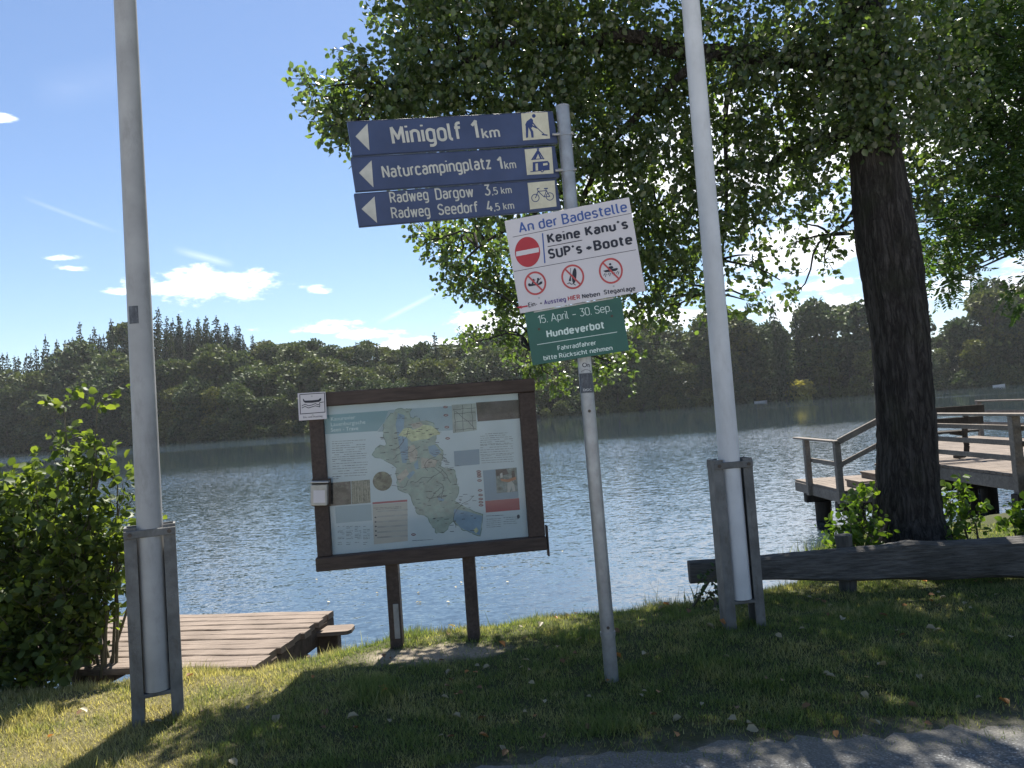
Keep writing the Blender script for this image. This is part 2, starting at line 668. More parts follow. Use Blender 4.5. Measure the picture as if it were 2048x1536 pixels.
def slopes(scale, mp, rot, k, off):
    nd = t.n('ShaderNodeTexNoise')
    t.set(nd, 'Vector', t.mapping(pos, mp, (0, 0, R_(rot)), (off, off * 2, 0)))
    nd.inputs['Scale'].default_value = scale
    nd.inputs['Detail'].default_value = 2.5
    nd.inputs['Distortion'].default_value = .4
    v = t.n('ShaderNodeVectorMath', operation='SUBTRACT')
    t.set(v, 0, nd.outputs['Color'])
    v.inputs[1].default_value = (.5, .5, .5)
    v2 = t.n('ShaderNodeVectorMath', operation='MULTIPLY')
    t.set(v2, 0, v.outputs[0])
    v2.inputs[1].default_value = (k * .8, k, 0)
    return v2.outputs[0]


va = t.n('ShaderNodeVectorMath', operation='ADD')
t.set(va, 0, slopes(26.0, (.5, 1.2, 1), 10, .40, 0))
t.set(va, 1, slopes(8.0, (.45, 1.15, 1), -18, .26, 7))
vs_ = t.n('ShaderNodeVectorMath', operation='SCALE')
t.set(vs_, 0, va.outputs[0])
t.set(vs_, 'Scale', amp)
vb = t.n('ShaderNodeVectorMath', operation='ADD')
t.set(vb, 0, vs_.outputs[0])
vb.inputs[1].default_value = (0, 0, 1)
vn = t.n('ShaderNodeVectorMath', operation='NORMALIZE')
t.set(vn, 0, vb.outputs[0])
t.set(b, 'Normal', vn.outputs[0])
lv = [(-600, 3, WATER_Z), (600, 3, WATER_Z), (600, 330, WATER_Z), (-600, 330, WATER_Z)]
lake = link("lake", np_mesh("lake", lv, [(0, 1, 2, 3)], wm))
tag(lake, kind='structure')

# ------------------------------------------------------------------ materials
M_pole = paint("flagpole_paint", (.34, .34, .335), .5, .14, 5, .35, grime=.5, grimecol=(.17, .165, .155))
M_polew = paint("pale_flagpole_paint", (.55, .56, .57), .45, .08, 5, .4, grime=.3, grimecol=(.3, .29, .27))
M_chan = paint("weathered_steel", (.15, .15, .145), .65, .3, 9, .35, .2, .3, grime=.6, grimecol=(.075, .062, .048))
M_galv = paint("galvanised_steel", (.32, .325, .33), .42, .18, 14, .5, .55, .08, grime=.4, grimecol=(.22, .21, .19))
M_bolt = paint("rusty_bolt", (.08, .06, .045), .6, .3, 20)
M_blue = paint("blue_sign_face", (.045, .063, .13), .45, .18, 5, .4, grime=.35, grimecol=(.06, .07, .12))
M_cream = paint("cream_lettering", (.50, .49, .43), .5, .12, 16, grime=.4, grimecol=(.36, .35, .3))
M_cream2 = paint("cream_pictogram_field", (.56, .53, .40), .5, .12, 12, grime=.4, grimecol=(.42, .38, .28))
M_navy = paint("navy_print", (.03, .05, .15), .5, .1)
M_white = paint("white_sign_face", (.60, .565, .575), .4, .05, 3, grime=.12, grimecol=(.5, .47, .45))
M_black = paint("black_print", (.02, .022, .035), .5, .1)
M_red = paint("red_print", (.42, .035, .045), .5, .1)
M_bprint = paint("blue_print", (.05, .10, .30), .5, .1)
M_green = paint("green_sign_face", (.03, .11, .085), .5, .14, 4, grime=.25, grimecol=(.02, .12, .09))
M_wtext = paint("pale_green_lettering", (.62, .72, .66), .5, .06)
M_grey = paint("dull_aluminium", (.4, .4, .4), .5, .1, 10, .5, .4)
M_board = woodmat("brown_board_wood", (.048, .034, .028), (.105, .075, .06), (1, 8, 8), .55)
M_boardv = woodmat("brown_board_post", (.048, .034, .028), (.105, .076, .062), (8, 8, .8), .6)
M_deck = woodmat("weathered_deck_wood", (.13, .10, .08), (.28, .225, .185), (.5, 16, 16), .85, .8)
M_dockdark = woodmat("dark_dock_timber", (.05, .038, .03), (.13, .10, .08), (3, 3, 3), .9)
M_pier = woodmat("pier_timber", (.13, .115, .10), (.27, .23, .195), (5, 5, 5), .85)
M_pierdeck = woodmat("pier_deck_wood", (.12, .098, .08), (.24, .195, .16), (10, 1.0, 10), .85)
M_piledark = woodmat("pile_timber", (.03, .026, .022), (.07, .06, .05), (6, 6, 1), .9)
M_log = woodmat("grey_log", (.055, .051, .047), (.18, .17, .158), (.9, 9, 9), .9, 1.0, 7, .2, .02)
M_logtop = woodmat("log_post", (.045, .043, .04), (.12, .115, .105), (7, 7, .7), .9, .9)



# ------------------------------------------------------------------ road-sign letters drawn as strokes
XH = .71


def arc(cx, cy, rx, ry, a0, a1, n=7):
    return [(cx + rx * math.cos(R_(a0 + (a1 - a0) * k / n)), cy + ry * math.sin(R_(a0 + (a1 - a0) * k / n))) for k in range(n + 1)]


def rrect(x0, y0, x1, y1, r):
    p = arc(x1 - r, y1 - r, r, r, 0, 90) + arc(x0 + r, y1 - r, r, r, 90, 180) + arc(x0 + r, y0 + r, r, r, 180, 270) + arc(x1 - r, y0 + r, r, r, 270, 360)
    return p + [p[0]]


def _glyphs():
    X, W, r = XH, .37, .175
    bowl = rrect(0, 0, W, X, r)
    arch = lambda x0, w: [(x0, X - r - .03)] + arc(x0 + w / 2, X - r, w / 2, r, 180, 0) + [(x0 + w, 0)]
    sS = lambda W_, H_: (arc(W_ / 2, H_ * .75, W_ / 2, H_ * .25, 20, 180, 8) + arc(W_ / 2, H_ * .75, W_ / 2, H_ * .25, 180, 262, 4) + arc(W_ / 2, H_ * .25, W_ / 2, H_ * .25, 82, 0, 4)
                         + arc(W_ / 2, H_ * .25, W_ / 2, H_ * .25, 0, -160, 8))
    g = {
        'o': (W, [bowl]), 'n': (W, [[(0, 0), (0, X)], arch(0, W)]), 'm': (.62, [[(0, 0), (0, X)], arch(0, .31), arch(.31, .31)]),
        'u': (W, [[(W, X), (W, 0)], [(0, X)] + arc(W / 2, r, W / 2, r, 180, 360) + [(W, r + .03)]]),
        'a': (.35, [arc(.175, X - r, .16, r, 155, 90, 4) + arc(.175, X - r, .175, r, 90, 0, 5) + [(.35, 0)], [(.35, .42), (.16, .42)] + arc(.16, .21, .16, .21, 90, 270, 9) + [(.24, 0.02), (.35, .12)]]),
        'b': (W, [[(0, 0), (0, 1)], bowl]), 'd': (W, [[(W, 0), (W, 1)], bowl]), 'p': (W, [[(0, -.28), (0, X)], bowl]),
        'g': (W, [bowl, [(W, X), (W, -.12)] + arc(W - .17, -.12, .17, .17, 0, -90) + [(.06, -.28)]]),
        'c': (.34, [arc(W / 2, X - r, W / 2, r, 20, 180, 9) + arc(W / 2, r, W / 2, r, 180, 340, 9)]),
        'e': (W, [[(0, .37), (W, .37), (W, X - r)] + arc(W / 2, X - r, W / 2, r, 0, 180, 9)[1:] + arc(W / 2, r, W / 2, r, 180, 335, 9)]),
        'f': (.21, [[(.3, 1)] + arc(.22, .86, .14, .14, 90, 180, 5) + [(.08, 0)], [(-.04, X), (.27, X)]]),
        'h': (W, [[(0, 0), (0, 1)], arch(0, W)]), 'i': (0.0, [[(0, 0), (0, X)], [(0, .93), (0, 1.03)]]),
        'k': (.35, [[(0, 0), (0, 1)], [(.33, X), (0, .27)], [(.12, .42), (.36, 0)]]), 'l': (.12, [[(0, 1), (0, .14)] + arc(.14, .14, .14, .14, 180, 270, 5)]),
        'r': (.17, [[(0, 0), (0, X)], [(0, X - .2)] + arc(.18, X - .18, .18, .18, 180, 80, 6)]), 's': (.33, [sS(.33, X)]),
        't': (.22, [[(.07, .94), (.07, .14)] + arc(.21, .14, .14, .14, 180, 280, 5), [(-.05, X), (.25, X)]]),
        'v': (.38, [[(0, X), (.19, 0), (.38, X)]]), 'w': (.56, [[(0, X), (.14, 0), (.28, X * .95), (.42, 0), (.56, X)]]), 'z': (.33, [[(.01, X), (.32, X), (0, 0), (.34, 0)]]),
        'A': (.5, [[(0, 0), (.25, 1), (.5, 0)], [(.09, .3), (.41, .3)]]),
        'B': (.42, [[(.2, 1), (0, 1), (0, 0), (.2, 0)] , [(.2, 1)] + arc(.2, .76, .2, .24, 90, -90) + [(0, .52)], [(.2, .52)] + arc(.2, .26, .23, .26, 90, -90)]),
        'D': (.44, [[(.2, 0), (0, 0), (0, 1), (.2, 1)] + arc(.2, .76, .24, .24, 90, 0, 6) + arc(.2, .24, .24, .24, 0, -90, 6)]),
        'E': (.36, [[(.37, 1), (0, 1), (0, 0), (.37, 0)], [(0, .52), (.33, .52)]]), 'F': (.35, [[(.37, 1), (0, 1), (0, 0)], [(0, .5), (.32, .5)]]),
        'H': (.44, [[(0, 0), (0, 1)], [(.44, 0), (.44, 1)], [(0, .52), (.44, .52)]]), 'I': (0.0, [[(0, 0), (0, 1)]]),
        'K': (.43, [[(0, 0), (0, 1)], [(.42, 1), (0, .38)], [(.14, .56), (.45, 0)]]), 'M': (.54, [[(0, 0), (0, 1)], [(0, 1), (.27, .3), (.54, 1)], [(.54, 1), (.54, 0)]]),
        'N': (.44, [[(0, 0), (0, 1)], [(0, 1), (.44, 0)], [(.44, 0), (.44, 1)]]), 'P': (.42, [[(0, 0), (0, 1), (.2, 1)] + arc(.2, .73, .23, .27, 90, -90) + [(0, .46)]]),
        'R': (.43, [[(0, 0), (0, 1), (.2, 1)] + arc(.2, .74, .22, .26, 90, -90) + [(0, .48)], [(.22, .48), (.44, 0)]]), 'S': (.42, [sS(.42, 1)]),
        'U': (.44, [[(0, 1), (0, .22)] + arc(.22, .22, .22, .22, 180, 360, 9) + [(.44, 1)]]),
        '0': (.4, [rrect(0, 0, .4, 1, .2)]), '1': (.2, [[(0, .76), (.2, 1), (.2, 0)]]),
        '3': (.4, [[(.02, 1), (.38, 1), (.18, .6)] , [(.18, .6)] + arc(.18, .3, .22, .3, 90, -150, 12)]),
        '4': (.42, [[(.2, 1), (0, .25), (.42, .25)], [(.29, .48), (.29, 0)]]), '5': (.4, [[(.36, 1), (.04, 1), (.02, .55)] + arc(.19, .32, .21, .32, 125, -140, 12)]),
        '.': (0.0, [[(0, -.03), (0, .07)]]), ',': (.04, [[(.04, .07), (.04, -.04), (0, -.16)]]), '`': (.12, [[(0, 1), (.12, .8)]]), '+': (.42, [[(0, .36), (.42, .36)], [(.21, .15), (.21, .57)]]),
        '-': (.2, [[(0, .33), (.2, .33)]]), '–': (.36, [[(0, .38), (.36, .38)]]),
    }
    g['ü'] = (W, g['u'][1] + [[(.08, .92), (.08, 1.02)], [(W - .08, .92), (W - .08, 1.02)]])
    return g


GLY = _glyphs()


def stroke_geo(s, wt):
    """quads of a text in units of cap height; each stroke is a strip"""
    vs, fs = [], []
    x = 0.0
    gap = .085 + wt * .95
    lay = 0
    for ch in s:
        if ch == ' ':
            x += .30
            continue
        adv, paths = GLY[ch]
        for path in paths:
            pts = [Vector((x + p[0], wt / 2 + p[1] * (1 - wt))) for p in path]
            closed = (pts[0] - pts[-1]).length < 1e-5
            runs, cur = [], [pts[0]]
            for i in range(1, len(pts)):
                if (pts[i] - cur[-1]).length > 1e-5:
                    cur.append(pts[i])
                if i < len(pts) - 1 and (pts[i + 1] - pts[i]).length > 1e-5 and len(cur) > 1:
                    a, b_ = (cur[-1] - cur[-2]).normalized(), (pts[i + 1] - pts[i]).normalized()
                    if a.dot(b_) < .6:
                        runs.append(cur)
                        cur = [pts[i]]
            runs.append(cur)
            for ri, run in enumerate(runs):
                if len(run) < 2:
                    continue
                run = [p.copy() for p in run]
                if len(runs) > 1:
                    if ri > 0:
                        run[0] -= (run[1] - run[0]).normalized() * wt * .42
                    if ri < len(runs) - 1:
                        run[-1] += (run[-1] - run[-2]).normalized() * wt * .42
                n = len(run)
                b0 = len(vs)
                for i in range(n):
                    d0 = (run[i] - run[i - 1]).normalized() if i > 0 else None
                    d1 = (run[i + 1] - run[i]).normalized() if i < n - 1 else None
                    if closed and len(runs) == 1 and i in (0, n - 1):
                        d0, d1 = (run[-1] - run[-2]).normalized(), (run[1] - run[0]).normalized()
                    d = d1 if d0 is None else d0 if d1 is None else (d0 + d1).normalized()
                    k = 1.0
                    if d0 is not None and d1 is not None:
                        k = 1 / max(.6, d.dot(d0))
                    nn = Vector((-d.y, d.x)) * wt / 2 * k
                    vs += [(run[i].x + nn.x, run[i].y + nn.y, lay), (run[i].x - nn.x, run[i].y - nn.y, lay)]
                for i in range(n - 1):
                    a = b0 + 2 * i
                    fs.append((a, a + 1, a + 3, a + 2))
                lay = (lay + 1) % 6
        x += adv + gap
    x0 = min(v[0] for v in vs)
    x1 = max(v[0] for v in vs)
    return [(v[0] - x0, v[1], v[2]) for v in vs], fs, x1 - x0


# ------------------------------------------------------------------ signs: local frame x right, y up, z out of the face
class Sign:
    def __init__(self, name, TL, TR, BR, BL, YL, YR, label, cat, group=None, square=True):
        self.name = name
        a, b_, c_, d = pix(*TL, YL), pix(*TR, YR), pix(*BR, YR), pix(*BL, YL)
        ctr = (a + b_ + c_ + d) / 4
        x = ((b_ + c_) - (a + d)).normalized()
        y = ((a + b_) - (c_ + d))
        y = (y - x * y.dot(x)).normalized()
        z = x.cross(y)
        self.M = Matrix((x, y, z)).transposed().to_4x4()
        self.M.translation = ctr
        self.Mi = self.M.inverted()
        self.z = z
        self.o = empty(name, None, label, cat, group, mw=self.M)
        self.W = ((b_ - a).length + (c_ - d).length) / 2
        self.H = ((a - d).length + (b_ - c_).length) / 2
        self.zoff = 0.0

    def uv(self, px, py):
        d = ray(px, py)
        n = self.z
        p0 = self.M.translation + n * self.zoff
        k = (p0 - CAMPOS).dot(n) / d.dot(n)
        q = self.Mi @ (CAMPOS + d * k)
        return Vector((q.x, q.y))

    # flat pieces of print
    def poly(self, mb, pts, z):
        loc = [self.uv(*p) for p in pts]
        self.polyl(mb, loc, z)

    def polyl(self, mb, loc, z):
        tris = tessellate_polygon([[Vector((p[0], p[1], 0)) for p in loc]])
        fs = []
        for tr in tris:
            p, q, r = (loc[i] for i in tr)
            cr = (q[0] - p[0]) * (r[1] - p[1]) - (q[1] - p[1]) * (r[0] - p[0])
            fs.append(tr if cr > 0 else tr[::-1])
        mb.add([(p[0], p[1], z) for p in loc], fs)

    def line(self, mb, pts, w, z):
        """stroke through pixel points, w in px"""
        loc = [self.uv(*p) for p in pts]
        k = (self.uv(pts[0][0] + 1, pts[0][1]) - self.uv(*pts[0])).length
        w = w * k / 2
        for i in range(len(loc) - 1):
            d = (loc[i + 1] - loc[i])
            if d.length < 1e-7:
                continue
            d.normalize()
            n_ = Vector((-d.y, d.x)) * w
            e = d * w * .5
            zz = z + .00004 * (i % 4)
            q = [loc[i] - n_ - e, loc[i + 1] - n_ + e, loc[i + 1] + n_ + e, loc[i] + n_ - e]
            mb.add([(p.x, p.y, zz) for p in q], [(0, 1, 2, 3)])

    def ellipse(self, mb, c, rx, ry, z, n=40, rot=0.0):
        pts = []
        for k in range(n):
            a = 2 * math.pi * k / n
            x_, y_ = rx * math.cos(a), ry * math.sin(a)
            pts.append((c[0] + x_ * math.cos(rot) - y_ * math.sin(rot), c[1] + x_ * math.sin(rot) + y_ * math.cos(rot)))
        self.poly(mb, pts, z)

    def ring(self, mb, c, r0, r1, z, ky=1.0, n=44):
        vs, fs = [], []
        for k in range(n):
            a = 2 * math.pi * k / n
            for r in (r0, r1):
                p = self.uv(c[0] + r * math.cos(a), c[1] - r * ky * math.sin(a))
                vs.append((p.x, p.y, z))
        for k in range(n):
            a, b_ = 2 * k, 2 * ((k + 1) % n)
            fs.append((a, a + 1, b_ + 1, b_))
        mb.add(vs, fs)

    def text(self, mb, s, pl, pr, cap, z, bold=0.0, wt=0.0):
        """text with baseline from px pl to px pr, cap height in px"""
        L, Rr = self.uv(*pl), self.uv(*pr)
        top = self.uv(pl[0] - .06 * cap, pl[1] - cap)
        ch = (top - L).length
        base = (Rr - L)
        wid = base.length
        bx = base.normalized()
        by = Vector((-bx.y, bx.x))
        if wt:
            vs, fs, w = stroke_geo(s, wt)
            sx, sy = wid / w, ch
        else:
            vs, fs, w = text_geo(s, bold)
            vs = [(v[0], v[1], 0) for v in vs]
            sx, sy = wid / w, ch / CAPH
        out = []
        for (x_, y_, l_) in vs:
            p = L + bx * (x_ * sx) + by * (y_ * sy)
            out.append((p.x, p.y, z + l_ * .00004))
        mb.add(out, fs)

    def build(self, mb, name, mat, parent=None):
        return mb.build(name, mat, parent or self.o)


_tc = {}


def text_geo(s, bold):
    key = (s, bold)
    if key in _tc:
        return _tc[key]
    cu = bpy.data.curves.new('t', 'FONT')
    cu.body = s
    cu.size = 1
    cu.offset = bold
    cu.resolution_u = 3
    cu.fill_mode = 'FRONT'
    ob = bpy.data.objects.new('t', cu)
    COL.objects.link(ob)
    dg = bpy.context.evaluated_depsgraph_get()
    me = bpy.data.meshes.new_from_object(ob.evaluated_get(dg))
    vs = [(v.co.x, v.co.y) for v in me.vertices]
    fs = [tuple(p.vertices) for p in me.polygons]
    out = []
    for f in fs:
        a = 0
        for i in range(len(f)):
            p, q = vs[f[i]], vs[f[(i + 1) % len(f)]]
            a += p[0] * q[1] - q[0] * p[1]
        out.append(f if a > 0 else f[::-1])
    x0 = min(v[0] for v in vs)
    x1 = max(v[0] for v in vs)
    vs = [(v[0] - x0, v[1]) for v in vs]
    bpy.data.objects.remove(ob)
    bpy.data.curves.remove(cu)
    bpy.data.meshes.remove(me)
    _tc[key] = (vs, out, x1 - x0)
    return _tc[key]


CAPH = 0.72
_v = text_geo("H", 0.0)[0]
CAPH = max(v[1] for v in _v)

# ---- sign pole
POLE_TOP, POLE_BOT = pix(1125, 215, 4.07), pix(1223, 1352, 4.03)
sp_o = empty("sign_post", (POLE_BOT.x, POLE_BOT.y, 0), "slim galvanised pole standing in the grass, carrying the blue, white and green signs", "post")
mb = MB()
n_ = 24
pts = [POLE_BOT + (POLE_TOP - POLE_BOT) * k for k in np.linspace(-.04, 1, n_)]
mb.tube(pts, .037, 20)
mb.build("pole", M_galv, sp_o, True, world=True)


def polepoint(py):
    k = (py - 1352) / (215 - 1352)
    return POLE_BOT + (POLE_TOP - POLE_BOT) * k


pd = (POLE_TOP - POLE_BOT).normalized()
for py in (272, 346):
    mb = MB()
    p = polepoint(py)
    mb.tube([p - pd * .012, p + pd * .012], .0405, 20)
    mb.tube([p + Vector((-.07, -.02, 0)), p + Vector((.045, -.02, 0))], .008, 8)
    mb.build("clamp_band", M_galv, sp_o, True, world=True)
mb = MB()
p = polepoint(1270)
mb.tube([p - pd * .012, p + pd * .012], .0405, 20)
mb.build("clamp_band", M_galv, sp_o, True, world=True)
mb = MB()
p = POLE_TOP
mb.tube([p, p + pd * .006, p + pd * .012], [.0385, .0385, .02], 20)
mb.build("cap", M_grey, sp_o, True, world=True)
for py in (833, 1255):
    mb = MB()
    p = polepoint(py) + Vector((0, -.036, 0))
    mb.tube([p, p + Vector((0, -.007, 0))], .008, 10)
    mb.build("bolt", M_bolt, sp_o, True, world=True)


def wrap_patch(mb, py0, py1, r, a0, a1, n=12):
    """curved sheet on the pole's camera side"""
    vs, fs = [], []
    for i, py in enumerate((py0, py1)):
        p = polepoint(py)
        for k in range(n + 1):
            a = a0 + (a1 - a0) * k / n
            vs.append(p + Vector((math.sin(a) * r, -math.cos(a) * r, 0)))
    for k in range(n):
        fs.append((n + 1 + k, n + 2 + k, k + 1, k))
    mb.add(vs, fs)


M_stick = paint("worn_white_sticker", (.5, .5, .49), .5, .15, 30, grime=.5, grimecol=(.2, .2, .2))
M_stickd = paint("worn_dark_sticker", (.07, .075, .085), .5, .4, 30, grime=.5, grimecol=(.25, .26, .28))
mb = MB()
wrap_patch(mb, 718, 757, .0378, -1.1, 1.1)
st1 = mb.build("sticker", M_stick, sp_o, True, world=True)
st1['label'] = "white round-logo sticker below the green sign"
mb = MB()
wrap_patch(mb, 758, 797, .0379, -1.2, 1.2)
st2 = mb.build("sticker", M_stickd, sp_o, True, world=True)
st2['label'] = "dark faded sticker with pale letters"


def wrap_text(s, py, ang, size, r, stretch=1.0):
    vs, fs, w = text_geo(s, .02)
    mb = MB()
    p = polepoint(py)
    out = []
    for (x_, y_) in vs:
        a = ang + (x_ - w / 2) * size * stretch / r
        q = p + Vector((math.sin(a) * r, -math.cos(a) * r, 0)) + pd * (y_ * size)
        out.append(q)
    mb.add(out, fs)
    return mb


wrap_text("On", 746, .1, .034, .0384).build("lettering", M_black, st1, world=True)
mb = MB()
for k in range(14):
    a = -.75 + 1.5 * k / 13
    p = polepoint(752 - 5 * math.cos((k - 6.5) / 6.5 * 1.4) + 4)
    q = p + Vector((math.sin(a) * .0384, -math.cos(a) * .0384, 0))
    mb.box(q, (.0022, .001, .004))
mb.build("border", M_black, st1, world=True)
wrap_text("DGC", 793, 0, .017, .0384, 1.3).build("lettering", M_stick, st2, world=True)


def sign_board(sg, mat, th=.004, edge=None):
    mb = MB()
    mb.box((0, 0, -th / 2), (sg.W, sg.H, th), None, .0012)
    o = mb.build("panel", mat, sg.o)
    return o


# ---- three blue direction signs
def arrow_sign(TL, TR, BR, BL, label, arrow, icon, grp="blue direction signs stacked on the sign post"):
    sg = Sign("direction_sign", TL, TR, BR, BL, 3.76, 4.07, label, "sign", grp)
    # box-section sign: two metre-long faces with a rolled rim
    mb = MB()
    mb.box((0, 0, -.012), (sg.W, sg.H, .024), None, .003)
    mb.build("panel", M_blue, sg.o)
    mb = MB()
    for s_ in (-1, 1):
        mb.box((0, s_ * (sg.H / 2 - .0025), .0012), (sg.W - .006, .004, .0025), None, .0008)
    mb.build("rim", M_blue2, sg.o)
    mb = MB()
    sg.poly(mb, arrow, .0012)
    sg.build(mb, "arrow", M_cream)
    mb = MB()
    sg.poly(mb, icon, .0012)
    f = sg.build(mb, "pictogram", M_cream2)
    return sg, f


M_blue2 = paint("blue_sign_rim", (.04, .055, .11), .45, .2, 8)
sg, f = arrow_sign((697, 243), (1109, 222), (1113, 286), (702, 312), "blue sign reading Minigolf 1km with a golfer pictogram", [(711, 273), (735, 247), (739, 301)],
                   [(1042, 227), (1095, 224), (1100, 277), (1046, 281)])
mb = MB()
sg.text(mb, "Minigolf", (785, 290), (925, 280), 38, .0014, wt=.145)
sg.build(mb, "lettering", M_cream)
mb = MB()
sg.text(mb, "1", (946, 279), (960, 278), 38, .0014, wt=.145)
sg.build(mb, "lettering", M_cream)
mb = MB()
sg.text(mb, "km", (965, 278), (1001, 275), 22, .0014, wt=.135)
sg.build(mb, "lettering", M_cream)
mb = MB()
Z = lambda zx, zy: (680 + zx / 4.096, 190 + zy / 4.096)
sg.ellipse(mb, Z(1587, 172), 3.7, 3.9, .0016, 20)
sg.poly(mb, [Z(1565, 190), Z(1582, 205), Z(1575, 262), Z(1570, 270), Z(1545, 268), Z(1520, 255), Z(1516, 245), Z(1530, 215)], .0016)
sg.poly(mb, [Z(1519, 256), Z(1543, 264), Z(1540, 350), Z(1523, 352), Z(1522, 300)], .0017)
sg.poly(mb, [Z(1541, 262), Z(1565, 272), Z(1583, 300), Z(1586, 350), Z(1568, 350), Z(1562, 305)], .0018)
sg.line(mb, [Z(1575, 225), Z(1612, 272), Z(1590, 262), Z(1555, 240)], 2.6, .0019)
sg.line(mb, [Z(1590, 248), Z(1680, 330)], 1.6, .0021)
sg.line(mb, [Z(1655, 325), Z(1696, 330)], 2.6, .0022)
sg.build(mb, "golfer", M_navy, f)

sg, f = arrow_sign((703, 316), (1113, 290), (1117, 356), (709, 382), "blue sign reading Naturcampingplatz 1km with a tent and caravan pictogram", [(718, 346), (743, 321), (747, 375)],
                   [(1049, 299), (1103, 294), (1107, 347), (1054, 350)])
mb = MB()
sg.text(mb, "Naturcampingplatz", (766, 357), (984, 338), 26, .0014, wt=.14)
sg.build(mb, "lettering", M_cream)
mb = MB()
sg.text(mb, "1", (997, 340), (1007, 339), 26, .0014, wt=.14)
sg.build(mb, "lettering", M_cream)
mb = MB()
sg.text(mb, "km", (1010, 339), (1033, 337), 17, .0014, wt=.13)
sg.build(mb, "lettering", M_cream)
mb = MB()
sg.line(mb, [Z(1614, 440), Z(1668, 525)], 2.4, .0016)
sg.line(mb, [Z(1628, 440), Z(1572, 530)], 2.4, .0018)
sg.poly(mb, [Z(1618, 452), Z(1655, 522), Z(1638, 524), Z(1622, 482), Z(1604, 526), Z(1582, 528)], .0020)
sg.line(mb, [Z(1568, 530), Z(1672, 522)], 1.5, .0021)
sg.poly(mb, [Z(1578, 552), Z(1700, 540), Z(1716, 560), Z(1716, 612), Z(1622, 622), Z(1620, 560), Z(1600, 563), Z(1602, 626), Z(1578, 628)], .0022)
sg.poly(mb, [Z(1600, 563), Z(1620, 560), Z(1620, 552), Z(1600, 554)], .0023)
sg.line(mb, [Z(1560, 630), Z(1716, 612)], 1.6, .0024)
sg.ellipse(mb, Z(1655, 622), 3.2, 3.2, .0025, 16)
sg.build(mb, "caravan", M_navy, f)
mb = MB()
sg.poly(mb, [Z(1662, 562), Z(1698, 556), Z(1700, 574), Z(1664, 580)], .0027)
sg.build(mb, "caravan_window", M_cream2, f)
mb = MB()
sg.ellipse(mb, Z(1655, 622), 1.3, 1.3, .0028, 12)
sg.build(mb, "wheel_hub", M_cream2, f)

sg, f = arrow_sign((710, 386), (1117, 358), (1119, 418), (716, 455), "blue sign reading Radweg Dargow and Radweg Seedorf with a bicycle pictogram", [(723, 418), (749, 393), (754, 446)],
                   [(1055, 366), (1109, 361), (1113, 413), (1060, 419)])
mb = MB()
sg.text(mb, "Radweg", (781, 407), (858, 400), 23, .0014, wt=.13)
sg.build(mb, "lettering", M_cream)
mb = MB()
sg.text(mb, "Dargow", (872, 400), (948, 394), 23, .0014, wt=.13)
sg.build(mb, "lettering", M_cream)
mb = MB()
sg.text(mb, "3", (970, 392), (982, 391), 23, .0014, wt=.13)
sg.build(mb, "lettering", M_cream)
mb = MB()
sg.text(mb, ",5 km", (984, 390), (1024, 387), 15, .0014, wt=.12)
sg.build(mb, "lettering", M_cream)
mb = MB()
sg.text(mb, "Radweg", (784, 438), (861, 432), 23, .0014, wt=.13)
sg.build(mb, "lettering", M_cream)
mb = MB()
sg.text(mb, "Seedorf", (877, 431), (957, 425), 23, .0014, wt=.13)
sg.build(mb, "lettering", M_cream)
mb = MB()
sg.text(mb, "4", (974, 424), (986, 423), 23, .0014, wt=.13)
sg.build(mb, "lettering", M_cream)
mb = MB()
sg.text(mb, ",5 km", (988, 422), (1029, 418), 15, .0014, wt=.12)
sg.build(mb, "lettering", M_cream)
mb = MB()
sg.ring(mb, Z(1600, 844), 6.6, 8.2, .0016)
sg.ring(mb, Z(1718, 832), 6.6, 8.2, .0016)
sg.line(mb, [Z(1600, 844), Z(1622, 790), Z(1690, 784), Z(1672, 836), Z(1622, 790)], 1.6, .0018)
sg.line(mb, [Z(1672, 836), Z(1718, 832), Z(1688, 780), Z(1684, 768)], 1.5, .0020)
sg.line(mb, [Z(1672, 768), Z(1700, 766)], 2.2, .0022)
sg.line(mb, [Z(1622, 790), Z(1614, 768), Z(1632, 764)], 1.5, .0023)
sg.build(mb, "bicycle", M_navy, f)

# ---- white bathing place sign
sg = Sign("prohibition_sign", (1017, 443), (1266, 391), (1283, 585), (1032, 626), 3.99, 3.93,
          "tilted white sign headed An der Badestelle with three red prohibition rings", "sign")
sign_board(sg, M_white, .003)
Z = lambda zx, zy: (1000 + zx / 4.267, 380 + zy / 4.267)
mb = MB()
sg.text(mb, "An der Badestelle", Z(166, 370), Z(1090, 185), 21, .0010, wt=.14)
sg.build(mb, "lettering", M_bprint)
mb = MB()
sg.build(mb, "heading", M_bprint)
mb = MB()
sg.line(mb, [Z(363, 372), Z(383, 622)], 2.6, .0009)
sg.build(mb, "rule", M_bprint)
mb = MB()
sg.line(mb, [Z(110, 402), Z(1125, 198)], 1.0, .0009)
sg.build(mb, "rule", M_black)
mb = MB()
sg.line(mb, [Z(120, 696), Z(1160, 510)], 1.0, .0009)
sg.build(mb, "rule", M_black)
mb = MB()
sg.text(mb, "Keine", Z(410, 460), Z(690, 408), 20.5, .0010, wt=.195)
sg.build(mb, "lettering", M_black)
mb = MB()
sg.text(mb, "Kanu`s", Z(733, 398), Z(1098, 330), 20.5, .0010, wt=.195)
sg.build(mb, "lettering", M_black)
mb = MB()
sg.text(mb, "SUP`s", Z(418, 592), Z(706, 540), 20.5, .0010, wt=.195)
sg.build(mb, "lettering", M_black)
mb = MB()
sg.text(mb, "+Boote", Z(742, 532), Z(1135, 462), 20.5, .0010, wt=.195)
sg.build(mb, "lettering", M_black)
mb = MB()
sg.line(mb, [Z(408, 484), Z(700, 428)], 1.5, .0011)
sg.build(mb, "rule", M_black)
mb = MB()
